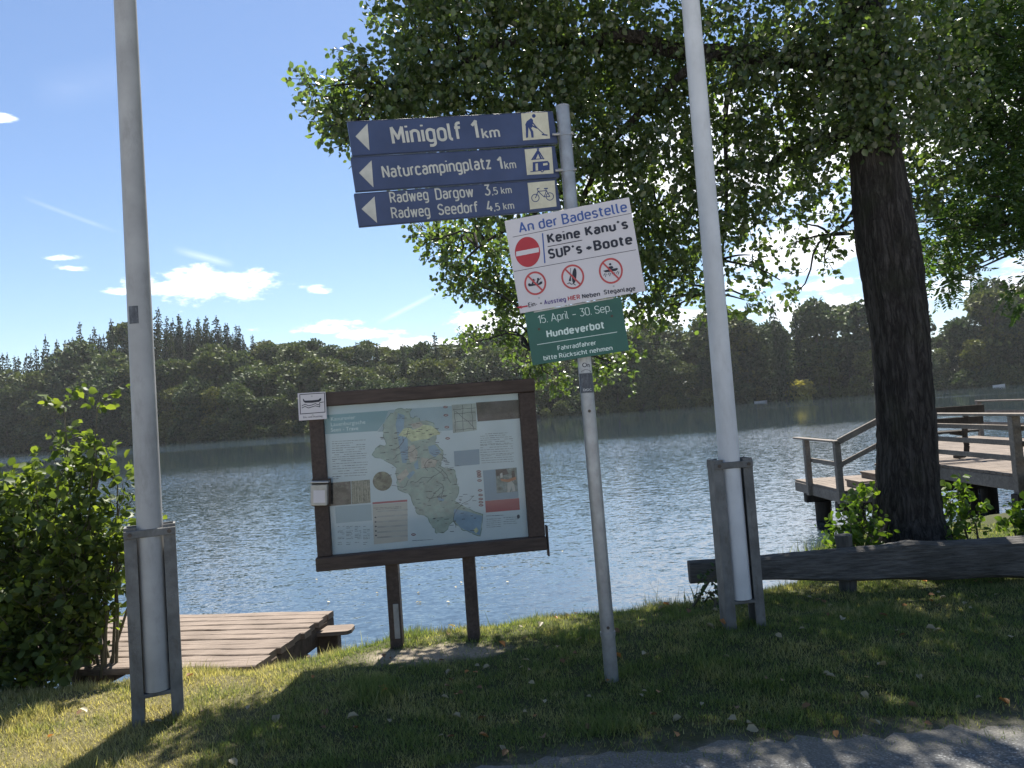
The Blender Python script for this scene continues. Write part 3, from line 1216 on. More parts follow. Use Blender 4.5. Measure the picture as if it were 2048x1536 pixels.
sg.text(mb, "Ein- +", Z(245, 1003), Z(362, 980), 9.5, .0010, wt=.15)
sg.build(mb, "lettering", M_black)
mb = MB()
sg.text(mb, "Neben", Z(703, 928), Z(856, 905), 9.5, .0010, wt=.17)
sg.build(mb, "lettering", M_black)
mb = MB()
sg.text(mb, "Steganlage", Z(888, 893), Z(1157, 858), 9.5, .0010, wt=.17)
sg.build(mb, "lettering", M_black)
mb = MB()
sg.text(mb, "Ausstieg", Z(378, 980), Z(565, 950), 9.5, .0010, wt=.17)
sg.build(mb, "lettering", paint("violet_print", (.07, .045, .2), .5, .1))
mb = MB()
sg.text(mb, "HIER", Z(582, 947), Z(686, 930), 9.5, .0010, wt=.17)
sg.build(mb, "lettering", M_red)
mb = MB()
sg.poly(mb, [Z(138, 1003), Z(185, 985), Z(182, 993), Z(236, 983), Z(238, 996), Z(184, 1007), Z(190, 1014)], .0010)
sg.build(mb, "arrow", M_red)
mb = MB()
sg.ring(mb, Z(235, 529), 0.01, 25.2, .0010, 1.2)
ne = sg.build(mb, "no_entry_disc", M_red)
mb = MB()
sg.poly(mb, [Z(137, 527), Z(330, 490), Z(333, 530), Z(138, 568)], .0014)
sg.build(mb, "bar", M_white, ne)
M_red2 = paint("faded_red_ring", (.46, .07, .07), .5, .1)


def ban(c, r):
    mb = MB()
    sg.ring(mb, c, r - 3.6, r, .0012, 1.08)
    k = r * .70
    sg.line(mb, [(c[0] - k, c[1] - k), (c[0] + k, c[1] + k)], 3.4, .0019)
    return sg.build(mb, "prohibition_ring", M_red2)


c = Z(301, 796)
r1 = ban(c, 22)
mb = MB()
sg.poly(mb, [Z(240, 800), Z(252, 796), Z(270, 806), Z(330, 796), Z(345, 782), Z(362, 780), Z(360, 798), Z(345, 808), Z(250, 824), Z(240, 814)], .0014)
for (a, b_) in (((285, 768), (278, 802)), ((325, 760), (318, 792))):
    sg.ellipse(mb, Z(*a), 2.2, 2.4, .0015, 14)
    sg.line(mb, [Z(a[0], a[1] + 6), Z(*b_)], 3.4, .0016)
sg.line(mb, [Z(300, 765), Z(262, 812)], 1.0, .0017)
sg.line(mb, [Z(312, 790), Z(350, 750)], 1.0, .00175)
sg.build(mb, "canoe_symbol", M_black, r1)
c = Z(621, 741)
r2 = ban(c, 23)
mb = MB()
sg.ellipse(mb, Z(634, 732), 4.4, 15.5, .0014, 24, .08)
sg.poly(mb, [Z(598, 735), Z(606, 735), Z(606, 778), Z(586, 778)], .0015)
sg.line(mb, [Z(602, 668), Z(600, 770)], .9, .0016)
sg.line(mb, [Z(575, 800), Z(592, 792), Z(608, 805), Z(628, 800), Z(645, 812)], 1.5, .0017)
sg.build(mb, "paddleboard_symbol", M_black, r2)
c = Z(946, 690)
r3 = ban(c, 24)
mb = MB()
sg.ellipse(mb, Z(940, 634), 2.3, 2.4, .0014, 14)
sg.poly(mb, [Z(925, 655), Z(958, 648), Z(968, 664), Z(958, 672), Z(930, 676)], .0014)
sg.poly(mb, [Z(880, 690), Z(920, 680), Z(1000, 665), Z(1008, 675), Z(990, 690), Z(900, 704)], .0015)
for k in range(4):
    x0 = 885 + k * 36
    sg.line(mb, [Z(x0 + 12, 712 - k * 6), Z(x0, 730 - k * 6)], 1.2, .0016)
    sg.line(mb, [Z(x0 + 22, 716 - k * 6), Z(x0 + 14, 742 - k * 7)], 1.2, .0016)
sg.build(mb, "rowing_symbol", M_black, r3)
for (zx, zy) in ((333, 921), (970, 822), (270, 322), (770, 105)):
    q = sg.uv(*Z(zx, zy))
    mb = MB()
    mb.tube([(q.x, q.y, 0), (q.x, q.y, .004)], .0052, 10)
    mb.build("screw", M_grey, sg.o, True)

# ---- green dog ban sign
sg = Sign("dog_ban_sign", (1051, 626), (1244, 592), (1256, 702), (1063, 730), 4.0, 3.96,
          "green sign headed 15. April - 30. Sep. Hundeverbot under the white sign", "sign")
sign_board(sg, M_green, .003)
mb = MB()
sg.text(mb, "15. April – 30. Sep.", Z(330, 1142), Z(952, 1035), 16, .0010, wt=.075)
sg.build(mb, "lettering", M_wtext)
mb = MB()
sg.text(mb, "Hundeverbot", Z(402, 1262), Z(890, 1182), 15.5, .0010, wt=.18)
sg.build(mb, "lettering", M_wtext)
mb = MB()
sg.line(mb, [Z(318, 1320), Z(998, 1212)], 1.2, .0009)
sg.build(mb, "rule", M_wtext)
mb = MB()
sg.text(mb, "Fahrradfahrer", Z(494, 1370), Z(820, 1322), 9.5, .0010, wt=.14)
sg.build(mb, "lettering", M_wtext)
mb = MB()
sg.text(mb, "bitte Rücksicht nehmen", Z(374, 1455), Z(962, 1366), 9.5, .0010, wt=.14)
sg.build(mb, "lettering", M_wtext)
mb = MB()
sg.line(mb, [Z(292, 1042), Z(965, 922)], 2.6, .002)
sg.build(mb, "edge_strip", M_grey)
for (zx, zy) in ((333, 1188), (955, 1076)):
    q = sg.uv(*Z(zx, zy))
    mb = MB()
    mb.tube([(q.x, q.y, 0), (q.x, q.y, .004)], .007, 10)
    mb.build("screw", M_bolt, sg.o, True)

# ------------------------------------------------------------------ information board
bd = Sign("information_board", (612, 787), (1070, 757), (1091, 1098), (633, 1143), 4.75, 4.93,
          "brown framed information board on two posts with a canoe map under glass", "information board")
Z = lambda zx, zy: (580 + zx / 3.657, 740 + zy / 3.657)
iTL, iTR, iBR, iBL = [bd.uv(*Z(*p)) for p in ((258, 255), (1670, 178), (1750, 1222), (290, 1360))]
xi0 = (iTL.x + iBL.x) / 2
xi1 = (iTR.x + iBR.x) / 2
yi0 = (iBL.y + iBR.y) / 2
yi1 = (iTL.y + iTR.y) / 2
HW, HH = bd.W / 2, bd.H / 2
mb = MB()
mb.box((0, (yi1 + HH) / 2, -.005), (2 * HW, HH - yi1, .07), None, .006)
mb.build("top_rail", M_board, bd.o)
mb = MB()
mb.box((0, (yi0 - HH) / 2, -.002), (2 * HW, yi0 + HH, .076), None, .006)
mb.build("bottom_rail", M_board, bd.o)
for (a, b_) in ((-HW + .012, xi0), (xi1, HW - .004)):
    mb = MB()
    mb.box(((a + b_) / 2, (yi0 + yi1) / 2, -.008), (b_ - a, yi1 - yi0 - .001, .06), None, .005)
    mb.build("stile", M_boardv, bd.o)
mb = MB()
mb.box((HW + .011, (-HH + yi0 - .02) / 2 + .02, -.01), (.012, .20, .05), None, .003)
mb.build("trim_strip", M_boardv, bd.o)
mb = MB()
mb.box((0, 0, -.036), (2 * HW - .03, 2 * HH - .03, .018))
mb.build("back_panel", M_boardv, bd.o)
# posts reach into the ground
for bx_, by_ in ((789, 1200), (944, 1200)):
    bd.zoff = -.06
    q = bd.uv(bx_, by_)
    bd.zoff = 0
    top = bd.M @ Vector((q.x, HH - .15, -.092))
    bot = bd.M @ Vector((q.x, -HH, -.092))
    mb = MB()
    mb.beam((bot.x + (bot.x - top.x) * .3, bot.y, -.15), (top.x, top.y, top.z), .08, .085, .005, up=Vector((0, 1, 0)))
    leg = mb.build("post", M_boardv, bd.o, world=True)
    if bx_ < 800:
        mb = MB()
        zz = .11
        mb.box((bot.x + .012, bot.y - .046, zz + .06), (.035, .006, .22), None, .002)
        mb.tube([(bot.x + .012, bot.y - .047, zz + .13), (bot.x + .012, bot.y - .056, zz + .13)], .007, 8)
        mb.tube([(bot.x + .012, bot.y - .047, zz), (bot.x + .012, bot.y - .056, zz)], .007, 8)
        mb.build("bracket", M_galv, leg, world=True)

ZF = -.024   # poster plane
bd.zoff = ZF
pm, t, b = newmat("poster_paper")
co = coords(t)
c = t.ramp(t.noise(co, 3, 3), [(.3, (.50, .58, .63)), (.7, (.60, .67, .71))])
t.set(b, 'Base Color', c)
b.inputs['Roughness'].default_value = .3
mb = MB()
mb.box(((xi0 + xi1) / 2, (yi0 + yi1) / 2, ZF - .0025), (xi1 - xi0 - .002, yi1 - yi0 - .002, .005))
poster = mb.build("map_poster", pm, bd.o)


def pr(name, mat, z, polys, parent=None):
    o = None
    for p in polys:
        mb = MB()
        bd.poly(mb, [Z(*q) for q in p], ZF + z)
        o = mb.build(name, mat, parent or poster)
    return o


def flat(name, col, rough=.35, var=.2, scale=14):
    return paint(name, col, rough, var, scale, .4)


M_teal = flat("teal_band_print", (.22, .37, .42), .3, .06, 4)
M_pale = flat("pale_band_print", (.34, .44, .50), .3, .08, 4)
M_mapg = paint("map_green_print", (.33, .41, .37), .3, .18, 18, .4, grime=.6, grimecol=(.36, .33, .30))
M_mapb = flat("map_lake_print", (.24, .36, .48), .3, .15)
M_mapy = flat("map_yellow_patch", (.56, .58, .36), .3, .25, 30)  # yellow patches laid over the map
M_mapo = flat("map_orange_print", (.46, .42, .37), .3, .25, 30)
M_photo = paint("dark_photo_print", (.085, .07, .065), .3, .95, 17, .4, grime=.45, grimecol=(.36, .35, .32))
M_photo2 = paint("night_photo_print", (.035, .028, .035), .3, .95, 12, .4, grime=.3, grimecol=(.14, .10, .09))
M_reed = paint("reed_photo_print", (.20, .19, .15), .3, .5, 40, .4, grime=.8, grimecol=(.5, .48, .42))
M_txt = flat("grey_small_print", (.07, .075, .095), .4)
M_pbox = flat("blue_box_print", (.24, .33, .42), .3, .06, 4)
M_redbox = flat("red_box_print", (.38, .09, .11), .3, .06, 4)
M_beige = flat("beige_box_print", (.50, .47, .43), .3, .06, 4)
M_titl = flat("faint_title_print", (.72, .82, .83), .4, .1)

pr("header_band", M_teal, .0006, [[(252, 330), (720, 296), (690, 380), (640, 446), (256, 470)]])
pr("header_band", M_pale, .0005, [[(720, 292), (1192, 262), (1196, 440), (1120, 445), (640, 452), (690, 380)]])
mb = MB()
bd.text(mb, "Kanurevier", Z(300, 372), Z(478, 358), 7.4, ZF + .0010, .0)
bd.text(mb, "Lauenburgische", Z(300, 412), Z(552, 392), 7.4, ZF + .0010, .0)
bd.text(mb, "Seen - Trave", Z(300, 452), Z(500, 438), 7.4, ZF + .0010, .0)
mb.build("title", M_titl, poster)
land = [(770, 292), (830, 285), (890, 285), (880, 345), (945, 350), (950, 372), (1050, 388), (1082, 440), (1060, 540), (1120, 590), (1116, 650),
        (1095, 700), (1150, 718), (1210, 742), (1222, 800), (1235, 880), (1205, 960), (1260, 990), (1410, 1055), (1390, 1215), (1320, 1190), (1250, 1160),
        (1195, 1105), (1135, 1180), (1075, 1195), (1042, 1150), (1010, 1080), (930, 1050), (905, 990), (868, 905), (790, 875), (785, 800), (778, 715), (690, 660), (600, 620), (640, 562),
        (705, 540), (682, 470), (680, 410), (720, 340)]
jit = []
for i in range(len(land)):
    a, b_ = land[i], land[(i + 1) % len(land)]
    jit.append(a)
    for k in (.33, .66):
        jit.append((a[0] + (b_[0] - a[0]) * k + random.uniform(-9, 9), a[1] + (b_[1] - a[1]) * k + random.uniform(-9, 9)))
mp = pr("map", M_mapg, .0012, [jit])
pr("lake_area", M_mapb, .0018, [[(790, 315), (838, 330), (832, 420), (862, 520), (862, 640), (850, 680), (822, 680), (800, 560), (772, 400)],
                            [(1200, 1015), (1300, 1035), (1408, 1068), (1388, 1208), (1310, 1180), (1250, 1155), (1196, 1092)],
                            [(1010, 560), (1060, 545), (1105, 600), (1060, 640), (1020, 610)], [(850, 770), (900, 735), (915, 750), (870, 800)],
                            [(905, 690), (935, 660), (940, 720), (920, 730)], [(1080, 930), (1130, 945), (1120, 960), (1085, 950)]], mp)
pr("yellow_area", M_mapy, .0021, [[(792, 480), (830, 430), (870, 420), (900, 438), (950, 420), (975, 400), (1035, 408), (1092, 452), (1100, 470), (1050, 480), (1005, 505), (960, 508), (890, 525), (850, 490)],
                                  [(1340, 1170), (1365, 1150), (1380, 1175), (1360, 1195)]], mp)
pr("orange_area", M_mapo, .0019, [[(880, 395), (950, 380), (975, 400), (945, 425), (900, 430)], [(865, 560), (905, 545), (935, 600), (925, 660), (880, 680), (866, 640)],
                                  [(780, 780), (850, 720), (870, 760), (800, 830)], [(960, 640), (1080, 660), (1060, 710), (960, 720)]], mp)
mb = MB()
rr = random.Random(5)
for k in range(16):      # roads and district borders
    x, y = rr.choice(land)
    x = x * .6 + 980 * .4
    y = y * .6 + 700 * .4
    pts = [(x, y)]
    a = rr.uniform(0, 6.3)
    for j in range(7):
        a += rr.uniform(-.7, .7)
        x += 22 * math.cos(a)
        y += 22 * math.sin(a)
        pts.append((x, y))
    bd.line(mb, [Z(*p) for p in pts], .85, ZF + .0023 + .0003 * (k % 3))
for k in range(150):     # place names
    a, b_ = rr.choice(land), rr.choice(land)
    f_ = rr.uniform(.15, .85)
    x, y = a[0] * f_ + b_[0] * (1 - f_), a[1] * f_ + b_[1] * (1 - f_)
    w_ = rr.uniform(12, 34)
    if 600 < x < 1400 and 300 < y < 1200:
        bd.line(mb, [Z(x, y), Z(x + w_, y - w_ * .06)], rr.uniform(.6, 1.3), ZF + .0032)
mb.build("map_lines", M_txt, mp)
mb = MB()
for i in range(len(jit)):
    if i % 4 != 3:
        bd.line(mb, [Z(*jit[i]), Z(*jit[(i + 1) % len(jit)])], 1.0, ZF + .0017)
mb.build("map_border", flat("green_border_print", (.12, .2, .16)), mp)


def para(mb, x0, y0, x1, y1, rows, th=1.0, fill=.9, slope=-.055, z=.0012, rr=random.Random(9)):
    for r in range(rows):
        y = y0 + (y1 - y0) * r / max(1, rows - 1)
        x = x0
        end = x0 + (x1 - x0) * (rr.uniform(.45, 1) if rr.random() < .18 else rr.uniform(.94, 1))
        while x < end:
            w_ = rr.uniform(10, 38)
            if rr.random() < fill:
                bd.line(mb, [Z(x, y + slope * (x - x0)), Z(min(x + w_, end), y + slope * (min(x + w_, end) - x0))], th * rr.uniform(.7, 1.1), ZF + z)
            x += w_ + 6


mb = MB()
para(mb, 308, 524, 562, 655, 9)
para(mb, 312, 668, 570, 780, 7)
para(mb, 318, 782, 362, 796, 2)
para(mb, 1392, 470, 1632, 545, 6, .8)
para(mb, 1392, 552, 1638, 620, 5, .8)
para(mb, 1400, 630, 1642, 680, 4, .8)
para(mb, 1435, 1068, 1560, 1072, 1, 1.0)
para(mb, 1438, 1092, 1545, 1150, 5, .7)
para(mb, 1562, 1080, 1672, 1125, 4, .7)
para(mb, 612, 1010, 820, 1020, 2, .8)
for k in range(4):
    x0 = 350 + k * 62
    para(mb, x0, 1145, x0 + 48, 1235, 9, .8, .75)
    para(mb, x0, 1262, x0 + 30, 1275, 2, .8, .75)
para(mb, 895, 1248, 1050, 1252, 1, 1.0)
para(mb, 925, 1202, 962, 1202, 1, 1.0)
mb.build("small_print", M_txt, poster)
ph = pr("photo", M_photo, .0010, [[(272, 828), (444, 813), (449, 982), (278, 997)]])
ph['label'] = "brown photograph of a bird at the lower left"
ph = pr("photo", M_reed, .0010, [[(448, 813), (584, 801), (590, 970), (452, 982)]])
ph['label'] = "photograph of pale reed stems"
mb = MB()
for k in range(9):
    x = 462 + k * 14
    bd.line(mb, [Z(x + rr.uniform(-3, 3), 820 - k), Z(x + rr.uniform(-8, 8) + 4, 970 - k)], rr.uniform(.6, 1.2), ZF + .0016)
mb.build("reed_stems", flat("reed_print", (.42, .40, .32)), ph)
mb = MB()
bd.ellipse(mb, Z(676, 813), 19.3, 19.3, ZF + .0012)
ph = mb.build("photo", paint("round_photo_print", (.14, .14, .10), .3, .9, 22, .4, grime=.4, grimecol=(.42, .41, .33)), poster)
ph['label'] = "round photograph left of the map"
ph = pr("photo", M_photo2, .0010, [[(1360, 238), (1672, 217), (1680, 354), (1372, 377)]])
ph['label'] = "dark photograph in the top right corner"
pr("blue_box", M_pbox, .0010, [[(1198, 594), (1384, 578), (1388, 690), (1204, 705)]])
bb = pr("blue_box", M_pbox, .0010, [[(1410, 735), (1658, 712), (1672, 936), (1426, 958)]])
ph = pr("photo", paint("canoe_photo_print", (.16, .2, .2), .3, .5, 30, .4, grime=.8, grimecol=(.5, .5, .46)), .0016, [[(1502, 728), (1656, 713), (1666, 888), (1512, 902)]])
ph['label'] = "photograph of people carrying a canoe"
pr("canoe", flat("orange_canoe_print", (.45, .18, .09)), .0022, [[(1540, 795), (1590, 800), (1650, 780), (1652, 800), (1600, 820), (1545, 812)]], ph)
pr("figures", flat("pale_figure_print", (.46, .46, .44)), .0024, [[(1590, 825), (1620, 812), (1640, 835), (1648, 885), (1630, 888), (1620, 850), (1605, 895), (1590, 893)],
                                                                  [(1535, 760), (1552, 750), (1556, 785), (1540, 790)]], ph)
pr("dark_foliage", M_photo2, .0020, [[(1504, 728), (1580, 722), (1600, 760), (1560, 770), (1510, 775)], [(1620, 740), (1640, 735), (1650, 800), (1625, 810)]], ph)
pr("red_box", M_redbox, .0010, [[(1427, 958), (1675, 937), (1681, 1022), (1432, 1043)]])
pr("red_bar", M_redbox, .0010, [[(603, 968), (857, 948), (858, 962), (604, 982)]])
bb = pr("beige_box", M_beige, .0010, [[(604, 986), (858, 966), (862, 1250), (614, 1276)]])
mb = MB()
for k in range(6):
    y = 1035 + k * 38
    bd.line(mb, [Z(640, y), Z(858, y - 14)], 3.2, ZF + .0014)
mb.build("stripe", flat("grey_stripe_print", (.40, .40, .39)), bb)
mb = MB()
for k in range(5):
    bd.ellipse(mb, Z(625 + k, 1078 + k * 33), 2.0, 1.6, ZF + .0016, 10)
mb.build("symbols", M_txt, bb)
pr("table_box", M_pale, .0010, [[(330, 1000), (594, 982), (600, 1100), (338, 1122)]])
M_oval = flat("dark_red_oval_print", (.20, .05, .06))
for (x, y) in ((1137, 271), (1140, 331), (1147, 418), (1153, 500), (1380, 742), (1382, 760), (1384, 778), (1386, 808), (1390, 880), (1394, 914), (1395, 943), (1396, 967), (1397, 989), (903, 1203)):
    mb = MB()
    bd.ellipse(mb, Z(x, y), 4.6, 2.4, ZF + .0034, 18)
    ov = mb.build("marker_oval", M_oval, poster)
    mb = MB()
    bd.line(mb, [Z(x - 9, y), Z(x + 9, y - 1)], .9, ZF + .0038)
    mb.build("number", M_titl, ov)
ins = pr("inset_map", flat("inset_map_print", (.36, .40, .37)), .0010, [[(1182, 255), (1358, 243), (1366, 440), (1192, 462)]])
mb = MB()
for (a, b_) in (((1190, 290), (1355, 275)), ((1200, 320), (1355, 310)), ((1205, 380), (1362, 368)), ((1210, 440), (1362, 425)), ((1200, 290), (1212, 450)), ((1260, 255), (1270, 450)), ((1325, 250), (1340, 435)), ((1210, 300), (1350, 420))):
    pts = [(a[0] + (b_[0] - a[0]) * k / 6 + rr.uniform(-4, 4), a[1] + (b_[1] - a[1]) * k / 6 + rr.uniform(-4, 4)) for k in range(7)]
    bd.line(mb, [Z(*p) for p in pts], .8, ZF + .0016)
mb.build("inset_lines", M_txt, ins)
mb = MB()
bd.ellipse(mb, Z(1670, 1072), 3.0, 4.2, ZF + .0014, 16)
mb.build("emblem", M_txt, poster)
# glass cover
gm2, t, b = newmat("cover_glass")
out = [x for x in t.nt.nodes if x.type == 'OUTPUT_MATERIAL'][0]
tr = t.n('ShaderNodeBsdfTransparent')
tr.inputs[0].default_value = (.93, .95, .95, 1)
gl = t.n('ShaderNodeBsdfGlossy')
gl.inputs['Roughness'].default_value = .02
fr = t.n('ShaderNodeFresnel')
fr.inputs[0].default_value = 1.28
mx = t.n('ShaderNodeMixShader')
t.set(mx, 0, fr.outputs[0])
t.nt.links.new(tr.outputs[0], mx.inputs[1])
t.nt.links.new(gl.outputs[0], mx.inputs[2])
t.nt.links.new(mx.outputs[0], out.inputs[0])
mb = MB()
mb.box(((xi0 + xi1) / 2, (yi0 + yi1) / 2, -.014), (xi1 - xi0 - .003, yi1 - yi0 - .003, .004))
mb.build("cover_pane", gm2, bd.o)
bd.zoff = .035
# canoe plaque at the corner
cs = Sign("canoe_landing_sign", (595, 787), (650, 783), (655, 838), (598, 841), 4.70, 4.722,
          "small white plaque with a black canoe symbol on the board's upper corner", "sign")
sign_board(cs, M_white, .003)
Z3 = lambda zx, zy: (580 + zx / 3.657, 740 + zy / 3.657)
mb = MB()
cs.line(mb, [Z3(72, 180), Z3(252, 168), Z3(256, 308), Z3(76, 322), Z3(72, 180)], 1.5, .0008)
cs.line(mb, [Z3(88, 262), Z3(110, 250), Z3(135, 262), Z3(160, 256), Z3(185, 246), Z3(205, 254), Z3(215, 250), Z3(218, 238), Z3(246, 234)], 1.4, .0010)
cs.line(mb, [Z3(88, 278), Z3(110, 266), Z3(135, 278), Z3(160, 270), Z3(185, 262), Z3(217, 270), Z3(219, 252)], 1.4, .0012)
cs.poly(mb, [Z3(93, 210), Z3(100, 212), Z3(108, 224), Z3(160, 222), Z3(208, 217), Z3(222, 205), Z3(230, 206), Z3(228, 222), Z3(214, 233), Z3(160, 240), Z3(110, 240), Z3(98, 230)], .0011)
cs.text(mb, "Ein- und Ausstieg", Z3(98, 352), Z3(238, 342), 3.4, .0010, .006)
cs.build(mb, "lettering", M_black)
for q in ((160, 192), (167, 328)):
    p = cs.uv(*Z3(*q))
    mb = MB()
    mb.tube([(p.x, p.y, 0), (p.x, p.y, .004)], .005, 10)
    mb.build("screw", M_grey, cs.o, True)
# leaflet box on the left stile
lb = Sign("leaflet_box", (618, 962), (652, 962), (655, 1011), (623, 1012), 4.66, 4.665, "small clear plastic leaflet box screwed to the board's left stile", "leaflet box")
M_plas = paint("yellowed_plastic", (.42, .40, .36), .25, .2, 12, .5, grime=.5, grimecol=(.25, .23, .2))
mb = MB()
mb.box((0, -.012, -.03), (lb.W, lb.H - .024, .05), None, .004)
mb.build("tray", M_plas, lb.o)
mb = MB()
mb.box((.004, lb.H / 2 - .008, -.028), (lb.W + .012, .010, .066), None, .002)
mb.build("lid", M_grey, lb.o)
mb = MB()
mb.box((.006, 0, -.059), (lb.W + .016, lb.H + .02, .006))
mb.build("back_plate", M_dockdark, lb.o)
mb = MB()
mb.box((.003, -.02, -.004 + .0005), (lb.W * .7, lb.H * .5, .001))
mb.build("leaflet", M_white, lb.o)


# ------------------------------------------------------------------ flagpoles
def flagpole(base, lean, label, yaw, pmat):
    root = empty("flagpole", base, label, "flagpole", "tall flagpoles in steel ground brackets")
    mb = MB()
    zs = np.linspace(.16, 8.0, 40)
    pts = [(lean[0] * z, lean[1] * z, z) for z in zs]
    mb.tube(pts, [.0655 - .0028 * z for z in zs], 28)
    mb.build("pole", pmat, root, True)
    Rz = Matrix.Rotation(yaw, 3, 'Z')
    for s_ in (-1, 1):
        mb = MB()
        cx = s_ * .091

        def P(x, y, z):
            v = Rz @ Vector((x, y, 0))
            return Vector((v.x + lean[0] * z, v.y + lean[1] * z, z))
        # channel: web outside, two flanges
        w = .058
        prof = [(-.029, -.055), (.029, -.055), (.029, -.045), (-.019 * s_ * s_, -.045), (-.019, .045), (.029, .045), (.029, .055), (-.029, .055)]
        if s_ > 0:
            prof = [(-x, y) for x, y in prof][::-1]
        z0, z1 = -.25, 1.0
        vs = [P(cx + x, y, z0) for x, y in prof] + [P(cx + x, y, z1) for x, y in prof]
        n = len(prof)
        fs = [(i, (i + 1) % n, n + (i + 1) % n, n + i) for i in range(n)]
        fs += [tuple(range(n - 1, -1, -1)), tuple(range(n, 2 * n))]
        mb.add(vs, fs)
        mb.build("channel", M_chan, root)
        mb = MB()
        a, b_ = P(cx, -.055, .965), P(cx, -.074, .965)
        mb.tube([a, b_], .011, 6)
        mb.build("bolt", M_bolt, root)
    mb = MB()
    mb.beam(P(-.12, -.061, .965), P(.12, -.061, .965), .012, .04, .003)
    mb.beam(P(-.12, .061, .965), P(.12, .061, .965), .012, .04, .003)
    mb.build("clamp_bar", M_chan, root)
    mb = MB()
    mb.beam(P(-.066, 0, .147), P(.066, 0, .147), .11, .02, .003)
    mb.build("base_plate", M_chan, root)
    return root


b1 = pixz(318, 1440, 0)
fp1 = flagpole(b1, (.004, 0), "tall grey flagpole standing on the sunlit grass beside the leafy bush", R_(24), M_pole)
mb = MB()     # worn sticker on its front
c0 = pix(285, 632, b1.y)
rad = .0655 - .0028 * c0.z
vs, fs = [], []
for i, dz in enumerate((-.046, .046)):
    for k in range(9):
        a = -.62 + (.86) * k / 8
        vs.append(Vector((fp1.location.x + .004 * c0.z, b1.y, c0.z + dz)) + Vector((math.sin(a + .1) * (rad + .0012), -math.cos(a + .1) * (rad + .0012), 0)))
for k in range(8):
    fs.append((k, k + 1, k + 10, k + 9))
mb.add(vs, fs)
mb.build("sticker", M_stickd, fp1, True, world=True)
b2 = pixz(1487, 1256, .06)
fp2 = flagpole((b2.x, b2.y, .08), (-.004, 0), "tall white flagpole in front of the log barrier, beside the sign post", R_(6), M_polew)
fp2['label'] = "tall whitish flagpole in front of the log barrier's end"

# ------------------------------------------------------------------ log barrier
lr = empty("log_barrier", (2.24, 5.3, 0), "dark weathered log barrier on short posts along the lawn edge", "barrier")
N, K = 70, 18
top_px = [(1376, 1121), (1500, 1116), (1600, 1104), (1690, 1097), (1760, 1090), (1820, 1080), (1880, 1082), (1950, 1078), (2048, 1075), (2300, 1060), (2600, 1040)]
bot_px = [(1384, 1166), (1500, 1160), (1600, 1160), (1690, 1160), (1760, 1157), (1820, 1157), (1880, 1157), (1950, 1154), (2048, 1156), (2300, 1145), (2600, 1130)]
vs, fs = [], []
for i in range(N):
    x = 1378 + (2600 - 1378) * i / (N - 1)
    yt = np.interp(x, [p[0] for p in top_px], [p[1] for p in top_px])
    yb = np.interp(x, [p[0] for p in bot_px], [p[1] for p in bot_px])
    Y = 5.42 - .12 * i / (N - 1)
    pt, pb = pix(x, yt, Y), pix(x, yb, Y)
    h = (pt.z - pb.z) / 2
    c0 = (pt + pb) / 2
    for k in range(K):
        a = 2 * math.pi * k / K
        rr_ = 1 + .05 * math.sin(3 * a + i * .21) + .03 * math.sin(5 * a - i * .37) + random.uniform(-.012, .012)
        ca, sa = math.cos(a), math.sin(a)
        # flattened (half-squared) log
        sq = 1 / max(abs(ca), abs(sa)) ** .85
        vs.append(c0 + Vector((0, -.5 * h * ca * sq * rr_, h * sa * sq * rr_ / (1 / max(abs(math.cos(math.pi / 2)), 1) ** .55))))
for i in range(N - 1):
    for k in range(K):
        a, b_ = i * K + k, i * K + (k + 1) % K
        fs.append((a, a + K, b_ + K, b_))
fs.append(tuple(range(K)))
fs.append(tuple((N - 1) * K + k for k in range(K - 1, -1, -1)))
mb = MB()
mb.add(vs, fs)
mb.build("beam", M_log, lr, True, world=True)
for (px, y_) in ((1694, 5.42), (1470, 5.5), (2300, 5.4)):
    q = pix(px, 1130, y_)
    mb = MB()
    zt = pix(px, 1070, y_).z
    zs = np.linspace(-.3, zt, 9)
    mb.tube([(q.x + .004 * math.sin(z * 9), q.y + .02, z) for z in zs], [.058 + .004 * math.sin(z * 17) for z in zs], 14)
    mb.build("post", M_logtop, lr, True, world=True)

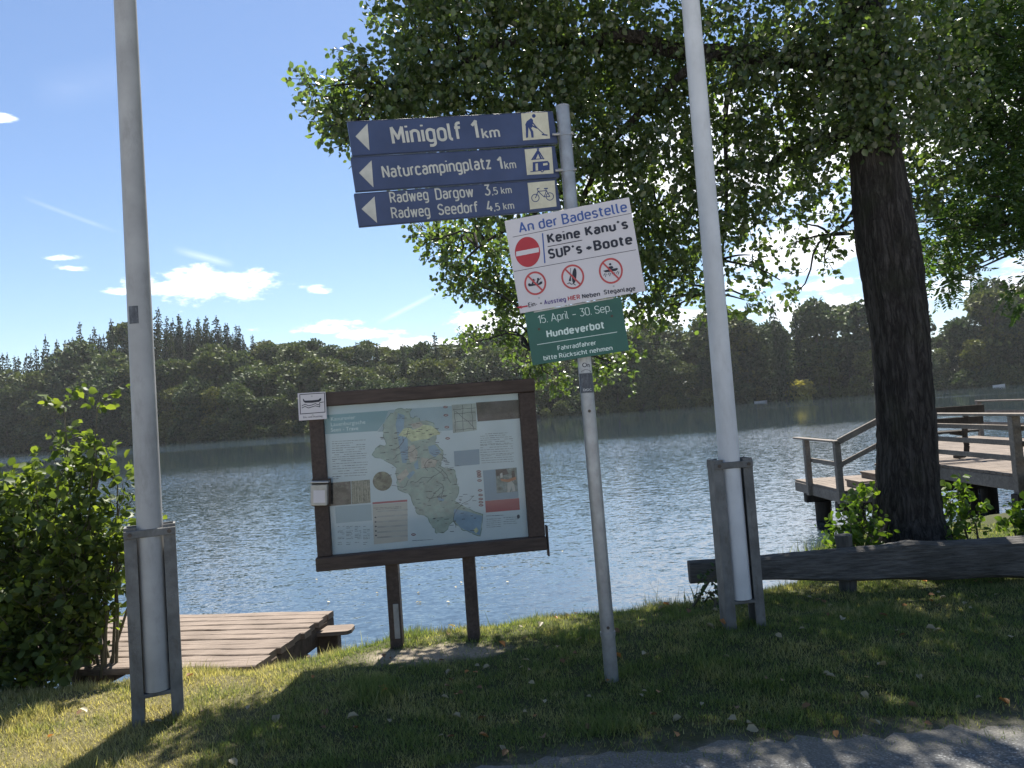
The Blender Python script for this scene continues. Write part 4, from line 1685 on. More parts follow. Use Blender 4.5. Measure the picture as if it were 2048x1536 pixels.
# ------------------------------------------------------------------ small dock at the left
dk = empty("wooden_dock", (-2.1, 5.3, 0), "low weathered plank dock at the lawn's edge behind the left flagpole", "dock")
NEAR_R, FAR_R = pixz(512, 1326, .0), pixz(668, 1220, .0)
FAR_L = pixz(352, 1241, 0.0)
deckz0, deckz1 = .0, .0
ax = (FAR_R - NEAR_R)
ax.z = 0
L = ax.length
ay = ax.normalized()
axr = Vector((ay.y, -ay.x, 0))      # to the right
npl = 11
width = 2.3
for k in range(npl):
    s0 = -0.05 + (L + .05) * k / npl
    s1 = -0.05 + (L + .05) * (k + 1) / npl - .012
    c0 = NEAR_R + ay * ((s0 + s1) / 2)
    mb = MB()
    a = c0 - axr * (width + random.uniform(-.05, .05))
    b_ = c0 + axr * random.uniform(-.015, .03)
    dz = random.uniform(-.005, .005)
    n = 26
    vs, fs = [], []
    hw = (s1 - s0) / 2
    ph_ = random.uniform(0, 6)
    for i in range(n + 1):
        p = a + (b_ - a) * (i / n)
        w0 = hw + .004 * math.sin(i * 1.3 + ph_) + random.uniform(-.003, .003)
        zt = dz + .0015 * math.sin(i * .7 + ph_)
        for (o_, zz) in ((-w0, -.045), (-w0, -.006), (-w0 + .008, 0), (w0 - .008, 0), (w0, -.006), (w0, -.045)):
            q = p + ay * o_
            vs.append((q.x, q.y, zt + zz))
    for i in range(n):
        for j in range(6):
            fs.append((i * 6 + j, i * 6 + (j + 1) % 6, (i + 1) * 6 + (j + 1) % 6, (i + 1) * 6 + j))
    fs.append((5, 4, 3, 2, 1, 0))
    fs.append(tuple(n * 6 + j for j in range(6)))
    mb.add(vs, fs)
    mb.build("plank", M_deck, dk, world=True)
for off in (-.03, -1.2, -2.2):
    mb = MB()
    p0, p1 = NEAR_R + axr * off - ay * .02, FAR_R + axr * off - ay * .01
    mb.beam(p0 + Vector((0, 0, -.115)), p1 + Vector((0, 0, -.115)), .06, .135, .006)
    mb.build("stringer", M_dockdark, dk, world=True)
    for s_ in (.55, .93):
        mb = MB()
        q = NEAR_R + ay * (L * s_) + axr * (off - .0)
        mb.tube([(q.x, q.y, -2.2), (q.x, q.y, -.183)], .065, 12)
        mb.build("pile", M_dockdark, dk, True, world=True)
# boarding step at its right side
stp = MB()
q0 = pix(630, 1262, 5.72)
q1 = pix(706, 1252, 5.72)
q0.z = q1.z = (q0.z + q1.z) / 2
vs, fs = [], []
n = 14
for i in range(n + 1):
    k = i / n
    p = q0 + (q1 - q0) * k
    w0 = .095 * (1 if k < .85 else math.sqrt(max(0.02, 1 - ((k - .85) / .15) ** 2)) * .5 + .5)
    for (o_, zz) in ((-w0, -.028), (-w0, 0), (w0, 0), (w0, -.028)):
        vs.append((p.x, p.y + o_, p.z + zz))
for i in range(n):
    for j in range(4):
        fs.append((i * 4 + j, i * 4 + (j + 1) % 4, (i + 1) * 4 + (j + 1) % 4, (i + 1) * 4 + j))
fs += [(3, 2, 1, 0), tuple(n * 4 + j for j in range(4))]
stp.add(vs, fs)
stp.build("step", M_deck, dk, world=True)
mb = MB()
q = q0 + (q1 - q0) * .35
mb.box((q.x, q.y + .0, q.z - .20 - .03), (.16, .12, .4), None, .008)
mb.build("step_support", M_dockdark, dk, world=True)

# ------------------------------------------------------------------ pier with stairs
pr_o = empty("wooden_pier", (7.2, 12.0, -1), "wooden pier with plank railings, stairs and a low landing beyond the big trunk", "pier")
DZ, LZ = .2, -.25
PX0, PX1 = 6.42, 10.4
PY0, PY1 = 8.9, 17.0


def deck_x0(y):
    return PX0 + max(0.0, y - 13.0) * .58



def pbeam(name, p0, p1, w, h, mat=None, bev=.006):
    mb = MB()
    mb.beam(p0, p1, w, h, bev)
    return mb.build(name, mat or M_pier, pr_o, world=True)


mb = MB()
nb = 58
for k in range(nb):
    y = PY0 + (PY1 - PY0) * (k + .5) / nb
    xl = deck_x0(y)
    mb.box(((xl + PX1) / 2, y, DZ - .02 + random.uniform(-.002, .002)), (PX1 - xl, (PY1 - PY0) / nb - .008, .04), None, .004)
mb.build("deck", M_pierdeck, pr_o, world=True)
pbeam("fascia", (PX0 + .02, PY0, DZ - .13), (PX0 + .02, 12.97, DZ - .13), .05, .175)
pbeam("fascia", (PX0 + .05, 13.02, DZ - .13), (deck_x0(PY1) + .03, PY1 - .02, DZ - .13), .05, .175)
pbeam("fascia", (PX1 - .02, PY0, DZ - .13), (PX1 - .02, PY1, DZ - .13), .05, .175)
for y in (9.6, 11.6, 14.2, 16.6):
    pbeam("cross_beam", (deck_x0(y) - .15 + (.25 if y > 13 else 0), y, DZ - .32), (PX1 + .1, y, DZ - .32), .14, .18, M_piledark)
    for x in (deck_x0(y) + .45, (PX0 + PX1) / 2 + .4, PX1 - .3):
        mb = MB()
        mb.tube([(x, y, -2.3), (x, y, DZ - .41)], .14, 14)
        mb.build("pile", M_piledark, pr_o, True, world=True)
# railing along the near left edge
RT = .98
for y in (9.62, 11.6):
    pbeam("railing_post", (PX0 - .05, y, -.15), (PX0 - .05, y, RT - .02), .11, .10)
for z, h in ((RT, .035), (.80, .07), (.60, .07), (.40, .07)):
    pbeam("handrail" if z == RT else "railing_board", (PX0 - (.05 if z == RT else -.03), 8.95, z), (PX0 - (.05 if z == RT else -.03), 11.68, z), .14 if z == RT else .03, h)
for y in (8.95,):
    pbeam("railing_post", (PX0 - .05, y, -.4), (PX0 - .05, y, RT - .02), .11, .10)
# railing on the far side
for y in (9.0, 11, 13, 15, 16.9):
    pbeam("railing_post", (PX1 + .03, y, -.15), (PX1 + .03, y, RT - .02), .09, .09)
for z, h in ((RT, .035), (.74, .07), (.48, .07)):
    pbeam("handrail" if z == RT else "railing_board", (PX1 + .03, 9.0, z), (PX1 + .03, 16.95, z), .10 if z == RT else .03, h)
# landing
LX0, LX1 = 5.43, 6.40
LY0, LY1 = 12.68, 14.85
mb = MB()
for k in range(9):
    x = LX0 + (LX1 + .35 - LX0) * (k + .5) / 9
    mb.box((x, (LY0 + LY1) / 2, LZ - .02), ((LX1 + .35 - LX0) / 9 - .008, LY1 - LY0, .04), None, .004)
mb.build("landing_deck", M_pierdeck, pr_o, world=True)
pbeam("fascia", (LX0 + .02, LY0 - .01, LZ - .13), (LX0 + .02, LY1 + .01, LZ - .13), .05, .18)
pbeam("fascia", (LX0, LY0 - .0, LZ - .13), (PX0 - .02, LY0 - .0, LZ - .13), .05, .18)
pbeam("fascia", (LX0, LY1 - .0, LZ - .13), (PX0 - .02, LY1 - .0, LZ - .13), .05, .18)
for y in (13.0, 14.4):
    pbeam("cross_beam", (LX0 - .0, y, LZ - .31), (PX0 + .3, y, LZ - .31), .14, .17, M_piledark)
    mb = MB()
    mb.tube([(LX0 + .33, y, -2.3), (LX0 + .33, y, LZ - .395)], .15, 14)
    mb.build("pile", M_piledark, pr_o, True, world=True)
LRT = .58
for y in (12.72, 14.05):
    pbeam("railing_post", (LX0 - .03, y, LZ - .22), (LX0 - .03, y, LRT - .02), .10, .10)
pbeam("handrail", (LX0 - .03, 12.65, LRT), (LX0 - .03, 14.55, LRT), .12, .035)
pbeam("railing_board", (LX0 + .04, 12.7, LRT - .40), (LX0 + .04, 14.1, LRT - .40), .03, .08)
pbeam("handrail", (LX0 - .02, 12.66, LRT), (PX0 - .05, 12.66, RT + .02), .05, .10)
pbeam("railing_board", (LX0 - .02, 12.70, LRT - .40), (PX0 - .05, 12.70, RT - .38), .03, .08)
for k in range(3):
    x = 5.74 + k * .27
    z = LZ + .115 * (k + 1)
    pbeam("stair_tread", (x + .14, LY0 + .02, z - .0), (x + .14, LY0 + .6, z - .0), .30, .035, M_pierdeck)
    pbeam("stair_riser", (x + .02, LY0 + .03, z - .068), (x + .02, LY0 + .59, z - .068), .02, .10, M_pier)
pts = [(5.62, LZ), (5.74, LZ + .105), (6.01, LZ + .105), (6.01, LZ + .22), (6.28, LZ + .22), (6.28, LZ + .335), (6.40, LZ + .335), (6.40, LZ - .1), (5.95, LZ - .04)]
mb = MB()
n = len(pts)
vs = [(x, LY0 - .03, z) for x, z in pts] + [(x, LY0 + .015, z) for x, z in pts]
tris = tessellate_polygon([[Vector((x, z, 0)) for x, z in pts]])
fs = [tuple(tr) for tr in tris] + [tuple(i + n for i in tr[::-1]) for tr in tris] + [(i, (i + 1) % n, n + (i + 1) % n, n + i) for i in range(n)]
mb.add(vs, fs)
mb.build("stair_stringer", M_pier, pr_o, world=True)

# bench on the pier (seen from its back)
bo = pixz(1905, 925, DZ)
bo = Vector((bo.x + .15, 11.95, DZ))
bn_o = empty("park_bench", bo, "dark slatted bench with curved legs standing on the pier deck", "bench")
for (y, z, tilt) in ((-.02, .80, .2), (.03, .62, .2)):
    mb = MB()
    mb.beam((-.75, y, z), (.55, y, z), .035, .12, .006)
    mb.build("backrest", M_piledark, bn_o)
for y in (.22, .40):
    mb = MB()
    mb.beam((-.75, y, .44), (.55, y, .44), .14, .035, .006)
    mb.build("seat", M_piledark, bn_o)
for x in (-.55, .28):
    mb = MB()
    pts = [(x, .0, .84), (x, .03, .66), (x, .08, .5), (x, .1, .38), (x, .07, .22), (x, .1, .1), (x, .2, .04), (x, .42, .02)]
    for i in range(len(pts) - 1):
        mb.beam(pts[i], pts[i + 1], .05, .07, .005, up=Vector((1, 0, 0)))
    mb.beam((x, .1, .40), (x, .48, .41), .05, .05, .005)
    mb.build("leg", M_piledark, bn_o)


# ------------------------------------------------------------------ foliage helpers
LEAF2 = np.array([(0, 0), (.28, .33), (.68, .34), (1, 0), (.68, -.34), (.28, -.33)])
LEAFN = np.array([(0, 0), (.35, .16), (.7, .15), (1, 0), (.7, -.15), (.35, -.16)])


def unit(v):
    return v / np.maximum(1e-9, np.linalg.norm(v, axis=-1, keepdims=True))


def leaves(cent, dirs, size, rnd, up=.35, shape=LEAF2, fold=.25):
    """(N,6,3) vertices"""
    N = len(cent)
    d = unit(dirs)
    nrm = unit(rnd.normal(0, 1, (N, 3)) + np.array([0, 0, up * 2]))
    t_ = unit(np.cross(nrm, d))
    nrm = np.cross(d, t_)
    size = np.asarray(size).reshape(-1, 1, 1)
    u = shape[None, :, 0:1]
    v = shape[None, :, 1:2]
    P = cent[:, None, :] + size * (d[:, None] * u + t_[:, None] * v + nrm[:, None] * (np.abs(v) * fold + (-.18) * u * u))
    return P


def leaf_mesh(name, P, mat):
    N = len(P)
    f = np.arange(N * 6).reshape(N, 6)
    # two quads per leaf so the fold along the midrib is real
    q = np.concatenate([f[:, [0, 3, 2, 1]], f[:, [0, 5, 4, 3]]])
    me = np_mesh(name, P.reshape(-1, 3), q, mat)
    return me


def twigs(rnd, base, tip, nleaf, size, spread=.05):
    """leaves alternating along K twigs. base, tip (K,3)"""
    K = len(base)
    tpar = np.linspace(.12, 1, nleaf)[None, :, None] + rnd.uniform(-.05, .05, (K, nleaf, 1))
    c = base[:, None] + (tip - base)[:, None] * tpar
    ax = unit(tip - base)[:, None]
    side = rnd.normal(0, 1, (K, nleaf, 3))
    d = ax * .6 + unit(side) * .9 + np.array([0, 0, -.25])
    c = c + rnd.normal(0, spread, c.shape)
    s = rnd.uniform(.5, 1.22, (K, nleaf)) * size
    return c.reshape(-1, 3), d.reshape(-1, 3), s.reshape(-1)


# ------------------------------------------------------------------ the big tree by the shore
def bark_material():
    m, t, b = newmat("alder_bark")
    co = t.mapping(coords(t), (9, 9, 2.2))
    rid = t.m('MULTIPLY', t.m('ABSOLUTE', t.m('SUBTRACT', t.noise(t.mapping(coords(t), (16, 16, 2.4)), 1.0, 5, .6, .6), .5)), 4.0, clamp=True)
    n1 = t.noise(co, 2.2, 7, .7, .4)
    c = t.ramp(n1, [(.28, (.035, .031, .028)), (.55, (.085, .076, .07)), (.8, (.16, .148, .138))])
    crack = t.ramp(rid, [(0.0, .4), (.35, 1.0)])
    c = t.mix(1.0, c, crack, 'MULTIPLY')
    moss = t.ramp(t.noise(coords(t), 2.5, 4), [(.55, 0.0), (.75, .35)])
    c = t.mix(moss, c, (.05, .06, .03))
    t.set(b, 'Base Color', c)
    b.inputs['Roughness'].default_value = .95
    b.inputs['Specular IOR Level'].default_value = .15
    bn = t.n('ShaderNodeBump')
    bn.inputs['Strength'].default_value = 1.0
    bn.inputs['Distance'].default_value = .06
    t.set(bn, 'Height', t.m('ADD', t.m('MULTIPLY', rid, .8), n1))
    t.set(b, 'Normal', bn.outputs[0])
    return m


M_bark = bark_material()
TY = 6.3
tree = empty("alder_tree", (pixz(1815, 1090, 0).x, TY, -.05), "big shady alder tree with a thick dark trunk behind the log barrier", "tree")
tc_px = [(1822, 1130, 92), (1819, 1080, 76), (1816, 1030, 62), (1816, 960, 56), (1816, 900, 54), (1812, 820, 53), (1806, 740, 52), (1800, 660, 53), (1790, 580, 54), (1779, 495, 56), (1764, 400, 52),
         (1750, 300, 46), (1740, 200, 42), (1728, 100, 41), (1722, 20, 40), (1716, -80, 38)]
tp = [pix(x, y, TY) for x, y, w in tc_px]
tr_ = [w / F * TY for x, y, w in tc_px]
tp += [tp[-1] + Vector((-.05, .1, .9)), tp[-1] + Vector((.0, .25, 1.9)), tp[-1] + Vector((.1, .3, 3.2)), tp[-1] + Vector((.1, .3, 4.6))]
tr_ += [.13, .10, .06, .03]
# dense rings with irregular outline
cum = [0]
for i in range(1, len(tp)):
    cum.append(cum[-1] + (tp[i] - tp[i - 1]).length)
cum = np.array(cum)
ss = np.arange(0, cum[-1], .05)
cx = np.stack([np.interp(ss, cum, [p[k] for p in tp]) for k in range(3)], -1)
cr = np.interp(ss, cum, tr_)
KK = 44
ang = np.linspace(0, 2 * np.pi, KK, endpoint=False)
A, SS = np.meshgrid(ang, ss)
flut = .05 * np.sin(5 * A + SS * .6) + .035 * np.sin(9 * A - SS * 1.3 + 1) + .02 * np.sin(17 * A + SS * 3)
flare = np.exp(-SS / .25) * .25 * (np.sin(4 * A + .6) * .5 + .2)
RR = cr[:, None] * (1 + flut + flare + rng.normal(0, .012, A.shape))
tv = np.stack([cx[:, 0:1] + RR * np.cos(A), cx[:, 1:2] + RR * np.sin(A), np.repeat(cx[:, 2:3], KK, 1)], -1).reshape(-1, 3) - np.array(tree.location)
i0 = (np.arange(len(ss) - 1)[:, None] * KK + np.arange(KK)[None]).ravel()
i1 = (np.arange(len(ss) - 1)[:, None] * KK + (np.arange(KK)[None] + 1) % KK).ravel()
link("trunk", np_mesh("trunk", tv, np.stack([i0, i1, i1 + KK, i0 + KK], -1), M_bark, True), tree)


def trunk_at(z):
    i = int(np.argmin(np.abs(cx[:, 2] - z)))
    return Vector(cx[i]), float(cr[i])


# foliage masses: a place in the air (given by where it is seen, at its distance) and a radius
blobs = []


def B(px, py, Y, r, dens=1.0):
    blobs.append((pix(px, py, Y), r, dens))


# reaching left over the signs
for (x, y, Y, r) in [(815, 30, 6.2, .36), (900, 50, 6.4, .5), (1000, 50, 6.4, .6), (1110, 50, 6.4, .6), (1220, 40, 6.6, .6), (1320, 60, 6.6, .55), (830, -60, 6.3, .45), (960, -70, 6.4, .6), (1120, -70, 6.4, .6),
                     (820, 130, 6.1, .30), (890, 160, 6.2, .48), (990, 170, 6.3, .52), (1090, 160, 6.5, .5), (1190, 150, 6.6, .5), (1290, 160, 6.8, .5),
                     (790, 180, 6.1, .30), (760, 225, 6.1, .26), (735, 165, 6.0, .20), (690, 200, 6.0, .20), (650, 175, 5.95, .14), (670, 235, 6.0, .15), (715, 110, 6.0, .10), (622, 158, 5.95, .08),
                     (700, 245, 6.0, .2), (690, 285, 6.0, .10), (860, 250, 6.2, .4), (950, 270, 6.3, .45), (1050, 270, 6.4, .45), (1150, 260, 6.6, .45), (1240, 260, 6.7, .5), (1320, 270, 6.8, .5),
                     (850, 340, 6.4, .25), (900, 380, 6.5, .3), (1000, 380, 6.6, .4), (1100, 370, 6.7, .4), (1200, 350, 6.8, .45), (1300, 370, 6.9, .45), (1350, 470, 7.0, .4),
                     (860, 470, 6.6, .18), (900, 500, 6.6, .25), (960, 490, 6.7, .32), (1010, 540, 6.8, .3), (920, 555, 6.7, .18), (985, 590, 6.8, .2), (1050, 590, 6.9, .25), (1010, 630, 7.2, .14),
                     (985, 655, 7.4, .13), (940, 672, 7.4, .10), (1040, 660, 7.4, .2), (1060, 720, 7.6, .2), (1110, 755, 7.8, .16), (1200, 730, 7.8, .18), (1250, 730, 7.8, .16), (1150, 600, 7.2, .35), (1120, 480, 7.0, .4), (1230, 470, 7, .4),
                     (1300, 480, 7.0, .35), (1310, 555, 7.2, .28), (1275, 610, 7.3, .2), (1300, 635, 7.3, .14), (1360, 560, 7.2, .26), (1340, 610, 7.3, .14),
                     (1400, 480, 7.0, .36), (1430, 400, 6.9, .4), (1450, 310, 6.8, .45), (1440, 210, 6.8, .45), (1420, 110, 6.7, .45), (1500, 30, 6.7, .35), (1460, 540, 7.1, .18), (1440, 600, 7.2, .2), (1490, 600, 7.2, .13),
                     (1510, 430, 6.9, .26), (1540, 360, 6.8, .35), (1570, 280, 6.8, .4), (1550, 200, 6.7, .35), (1600, 440, 6.9, .2), (1580, 490, 7.0, .12), (1500, 510, 7.0, .15), (1560, 560, 7.1, .14), (1590, 590, 7.1, .08), (1520, 590, 7.1, .12),
                     (1640, 330, 6.8, .3), (1660, 420, 6.9, .2), (1690, 470, 6.9, .18), (1660, 500, 7.0, .14), (1650, 525, 7.0, .08), (1660, 240, 6.6, .35), (1640, 150, 6.6, .3), (1620, 40, 6.7, .4), (1700, 60, 6.5, .4), (1700, 170, 5.9, .3),
                     (1560, 95, 6.1, .22), (1620, 85, 6.0, .22), (1500, 110, 6.2, .2), (1660, 110, 5.9, .2), (1680, 260, 5.9, .18), (1730, 220, 5.8, .3), (1760, 120, 5.9, .4), (1780, 200, 5.9, .3), (1790, 30, 6.0, .4), (1860, 60, 6.4, .5), (1860, 180, 6.4, .45), (1860, 280, 6.6, .35), (1850, 350, 6.7, .25), (1840, 400, 6.9, .16)]:
    B(x, y, Y + random.uniform(-.15, .15) + (1.2 if y > 440 and x < 1130 else 0), r * (1.17 if y > 440 and x < 1130 else 1), .5 if (1430 < x < 1720 and y > 400) else 1.0)
for (x, y, Y, r) in [(1930, 150, 7.6, .5), (2020, 120, 7.6, .5), (2080, 220, 7.6, .45), (1950, 280, 7.6, .45), (2030, 330, 7.6, .42), (1920, 390, 7.7, .3), (1990, 420, 7.7, .3), (2060, 430, 7.7, .3), (1880, 480, 7.7, .22),
                     (1930, 30, 7.5, .5), (2040, 20, 7.5, .5), (1860, 520, 7.7, .16), (1920, 505, 7.7, .2), (1970, 470, 7.7, .2), (2100, 330, 7.6, .4)]:
    B(x, y, Y, r)
NLEFT = len(blobs)

mbr = MB()          # limbs
limbs = []


def limb(p0, p1, r0, r1, sag=.15, n=9):
    p0, p1 = Vector(p0), Vector(p1)
    pts = []
    L_ = (p1 - p0).length
    o1 = Vector((random.uniform(-1, 1), random.uniform(-1, 1), random.uniform(-.3, 1))) * L_ * .07
    for i in range(n):
        k = i / (n - 1)
        p = p0.lerp(p1, k) + Vector((0, 0, sag * L_ * math.sin(k * math.pi) * .5)) + o1 * math.sin(k * 2 * math.pi)
        pts.append(p)
    mbr.tube(pts, [r0 + (r1 - r0) * (i / (n - 1)) for i in range(n)], 8)
    limbs.append(pts)
    return pts


c0, r0 = trunk_at(4.1)
main = []
main.append(limb(c0, pix(1450, 105, 6.5), .085, .06, .05))
main.append(limb(main[0][-1], pix(1150, 90, 6.4), .08, .045, .1))
main.append(limb(main[1][-1], pix(760, 175, 6.05), .042, .012, .12))
main.append(limb(trunk_at(4.6)[0], pix(1500, -150, 7.2), .11, .05, .1))
main.append(limb(trunk_at(3.6)[0], pix(1540, 330, 6.9), .06, .03, .2))
main.append(limb(main[4][-1], pix(1290, 430, 7.1), .03, .015, .2))
main.append(limb(main[0][5], pix(1050, 440, 6.8), .05, .02, .25))
main.append(limb(main[6][-1], pix(930, 520, 6.7), .02, .008, .1))
main.append(limb(main[6][5], pix(1060, 700, 7.5), .03, .008, .1))
main.append(limb(trunk_at(3.9)[0], pix(1880, 120, 6.3), .07, .03, .2))
main.append(limb(trunk_at(4.4)[0], (4.6, 7.4, 6.5), .1, .03, .1))
main.append(limb(trunk_at(5.0)[0], (1.4, 8.6, 8.0), .09, .03, .1))
main.append(limb(trunk_at(5.2)[0], (2.6, 5.0, 8.5), .09, .03, .1))
main.append(limb(main[0][7], pix(1430, 590, 7.2), .03, .008, .25))
main.append(limb(trunk_at(3.0)[0], pix(1660, 470, 6.9), .022, .008, .3))
allpts = [p for m_ in main for p in m_]
for (c_, r, d) in blobs:
    q = min(allpts, key=lambda p: (p - c_).length)
    if (q - c_).length > .25:
        pts = limb(q, c_, .013, .005, .12, 6)

# leaves of the visible masses
rt = np.random.default_rng(3)
Bc, Bd, Bs = [], [], []


def fill_blob(c_, r, dens, size=.057, nl=12, out=None):
    c_ = np.array(c_)
    K = max(4, int(dens * (150 * r * r + 16 * r)))
    u = unit(rt.normal(0, 1, (K, 3))) * (rt.uniform(.15, 1, (K, 1)) ** .45) * r * np.array([1.05, 1.05, .92])
    base = c_ + u * .75
    dirn = unit(unit(u) * .8 + rt.normal(0, .6, (K, 3)) + np.array([0, 0, -.1]))
    tip = base + dirn * rt.uniform(.12, .30, (K, 1)) * (0.6 + min(1, r * 1.4))
    a, b_, c2 = twigs(rt, base, tip, nl, size, .025)
    return a, b_, c2, base, tip


twig_b, twig_t = [], []
for (c_, r, d) in blobs:
    a, b_, c2, tb, tt = fill_blob(c_, r, d * 2.5)
    Bc.append(a)
    Bd.append(b_)
    Bs.append(c2)
    if r < .3:
        twig_b.append(tb)
        twig_t.append(tt)

# upper crown, above the picture, that shades the lawn
SHX, SHY = SUNDIR.x / SUNDIR.z, SUNDIR.y / SUNDIR.z
cu_c = np.array([2.6, 7.4, 7.6])
K = 4300
u = unit(rt.normal(0, 1, (K, 3))) * (rt.uniform(0, 1, (K, 1)) ** .42) * np.array([4.6, 4.6, 4.0])
base = cu_c + u
# lumpy outline
lump = np.sin(base[:, 0] * 2.1) + np.sin(base[:, 1] * 1.9 + 1) + np.sin(base[:, 2] * 2.3 + 2)
elev = (base[:, 2] - 1.45) / base[:, 1]
keep = (lump > -1.15) & (elev > .60)
# the lawn left of the signs stays in the sun: no boughs over it
gx = base[:, 0] - (base[:, 2]) * SHX
gy = base[:, 1] - (base[:, 2]) * SHY
lit = ((gx < -.2) & (gy > 3.75 + .55 * np.clip(gx + 1.1, 0, 9))) | ((gx < -1.2) & (gy > 1.2)) | ((gx < .9) & (gx >= -.2) & (gy > 4.6 + .5 * gx))
keep &= ~lit
base = base[keep]
tip = base + unit(rt.normal(0, 1, base.shape) + np.array([0, 0, -.2])) * .45
a, b_, c2 = twigs(rt, base, tip, 12, .085, .06)
Bc.append(a)
Bd.append(b_)
Bs.append(c2)
for k in range(26):
    p = Vector(base[rt.integers(len(base))])
    q = min(allpts, key=lambda s_: (s_ - p).length)
    limb(q, p, .03, .008, .1, 6)
Bc, Bd, Bs = np.concatenate(Bc), np.concatenate(Bd), np.concatenate(Bs)
P = leaves(Bc, Bd, Bs, rt, .3)
P -= np.array(tree.location)
M_leaf = leafmat("alder_leaf", [(.04, .062, .03), (.06, .09, .04), (.08, .115, .042), (.11, .135, .05)], .42, (2.1, 2.3, .8), .36, .9)
link("crown", leaf_mesh("crown", P, M_leaf), tree)
for tb, tt in zip(twig_b, twig_t):
    for k in range(0, len(tb)):
        mbr.tube([tb[k], (tb[k] + tt[k]) / 2 + rt.normal(0, .008, 3), tt[k]], [.004, .003, .0015], 4, False)
mbr.build("limbs", M_bark, tree, True, world=True)

# ------------------------------------------------------------------ rowan reaching in from the right (trunk beyond the frame)
rw = empty("rowan_tree", (6.1, 7.4, -.05), "feathery leaved rowan boughs hanging in from the right edge", "tree")
mbr2 = MB()
tp2 = [(6.1, 7.4, -.3), (6.1, 7.4, .6), (6.05, 7.42, 1.6), (6.0, 7.4, 2.8), (5.9, 7.3, 4.0), (5.9, 7.3, 5.6), (5.8, 7.2, 7.2)]
mbr2.tube(tp2, [.16, .13, .12, .11, .09, .06, .02], 16)
mbr2.build("trunk", M_bark, rw, True, world=True)
mbr2 = MB()
rblobs = []
for (x, y, Y, r) in [(1900, 100, 6.9, .5), (1980, 60, 6.8, .5), (2060, 90, 6.8, .5), (1940, 200, 6.9, .45), (2030, 200, 6.9, .45), (1920, 300, 7.0, .35), (2000, 300, 7.0, .4), (2070, 320, 7, .4),
                     (1900, 380, 7.0, .28), (1970, 390, 7.0, .32), (2040, 400, 7.0, .34), (1880, 460, 7.1, .2), (1930, 460, 7.1, .24), (2000, 450, 7.1, .2), (2045, 470, 7.1, .15), (1880, 530, 7.2, .22), (1930, 540, 7.2, .17), (1885, 570, 7.2, .12),
                     (1960, 500, 7.2, .12), (2045, 600, 7.2, .12), (2020, 585, 7.2, .06), (2110, 560, 7.1, .3), (2120, 420, 7, .4), (2150, 200, 7, .5), (1960, -60, 6.9, .55), (2080, -60, 6.9, .55), (1850, 440, 7.1, .1)]:
    rblobs.append((pix(x, y, Y), r))
spine = [Vector(p) for p in tp2[2:]]
Rc, Rd, Rs = [], [], []
for (c_, r) in rblobs:
    q = min(spine, key=lambda p: (p - c_).length)
    mbr2.tube([q, q.lerp(c_, .5) + Vector((0, 0, .12)), c_], [.022, .014, .005], 6)
    K = max(4, int(95 * r * r + 14 * r) * 4)
    u = unit(rt.normal(0, 1, (K, 3))) * (rt.uniform(.1, 1, (K, 1)) ** .45) * r
    base = np.array(c_) + u * .8
    dirn = unit(unit(u) * .8 + rt.normal(0, .5, (K, 3)) + np.array([0, 0, -.55]))
    tip = base + dirn * rt.uniform(.14, .2, (K, 1))
    # pinnate: paired leaflets along a rachis
    nl = 7
    for s_ in (-1, 1):
        side = unit(np.cross(dirn, rt.normal(0, .3, (K, 3)) + np.array([0, 0, 1])))
        for j in range(nl):
            k = .15 + .8 * j / (nl - 1)
            Rc.append(base + (tip - base) * k)
            Rd.append(dirn * .5 + side * s_)
            Rs.append(np.full(K, .058) * rt.uniform(.85, 1.1, K))
Rc, Rd, Rs = np.concatenate(Rc), np.concatenate(Rd), np.concatenate(Rs)
P = leaves(Rc, Rd, Rs, rt, .5, LEAFN, .15) - np.array(rw.location)
M_rowan = leafmat("rowan_leaf", [(.028, .052, .022), (.045, .085, .03), (.06, .10, .03)], .42, (2.2, 2.4, .7))
link("crown", leaf_mesh("crown", P, M_rowan), rw)
mbr2.build("limbs", M_bark, rw, True, world=True)


# ------------------------------------------------------------------ bushes and plants
def plant(name, base, blobs_, label, cat, mat, size, dens, nl=9, stemmat=None, up=.5, ground_root=None, twl=.22, group=None):
    o = empty(name, base, label, cat, group)
    cc, dd, sz = [], [], []
    mb = MB()
    root = Vector(base)
    for (c_, r, k) in blobs_:
        K = max(3, int(dens * k * (120 * r * r + 14 * r)))
        u = unit(rt.normal(0, 1, (K, 3))) * (rt.uniform(.1, 1, (K, 1)) ** .5) * r
        base_ = np.array(c_) + u * .8
        dirn = unit(unit(u) * .5 + rt.normal(0, .45, (K, 3)) + np.array([0, 0, .55]))
        tip = base_ + dirn * rt.uniform(.5, 1, (K, 1)) * twl
        a, b_, c2 = twigs(rt, base_, tip, nl, size, .018)
        cc.append(a)
        dd.append(b_)
        sz.append(c2)
        st = root + Vector((random.uniform(-.15, .15), random.uniform(-.1, .1), 0)) + Vector(((c_[0] - root.x) * .35, (c_[1] - root.y) * .35, 0))
        mid = st.lerp(Vector(c_), .5) + Vector((random.uniform(-.04, .04), 0, .06))
        mb.tube([st, mid, Vector(c_)], [.011, .008, .004], 5)
        for j in range(0, K, 2):
            mb.tube([Vector(c_).lerp(Vector(base_[j]), .2), base_[j], tip[j]], [.004, .003, .0015], 4, False)
    cc, dd, sz = np.concatenate(cc), np.concatenate(dd), np.concatenate(sz)
    P = leaves(cc, dd, sz, rt, up) - np.array(root)
    link("foliage", leaf_mesh("foliage", P, mat), o)
    mb.build("stems", stemmat or M_stem, o, True, world=True)
    return o


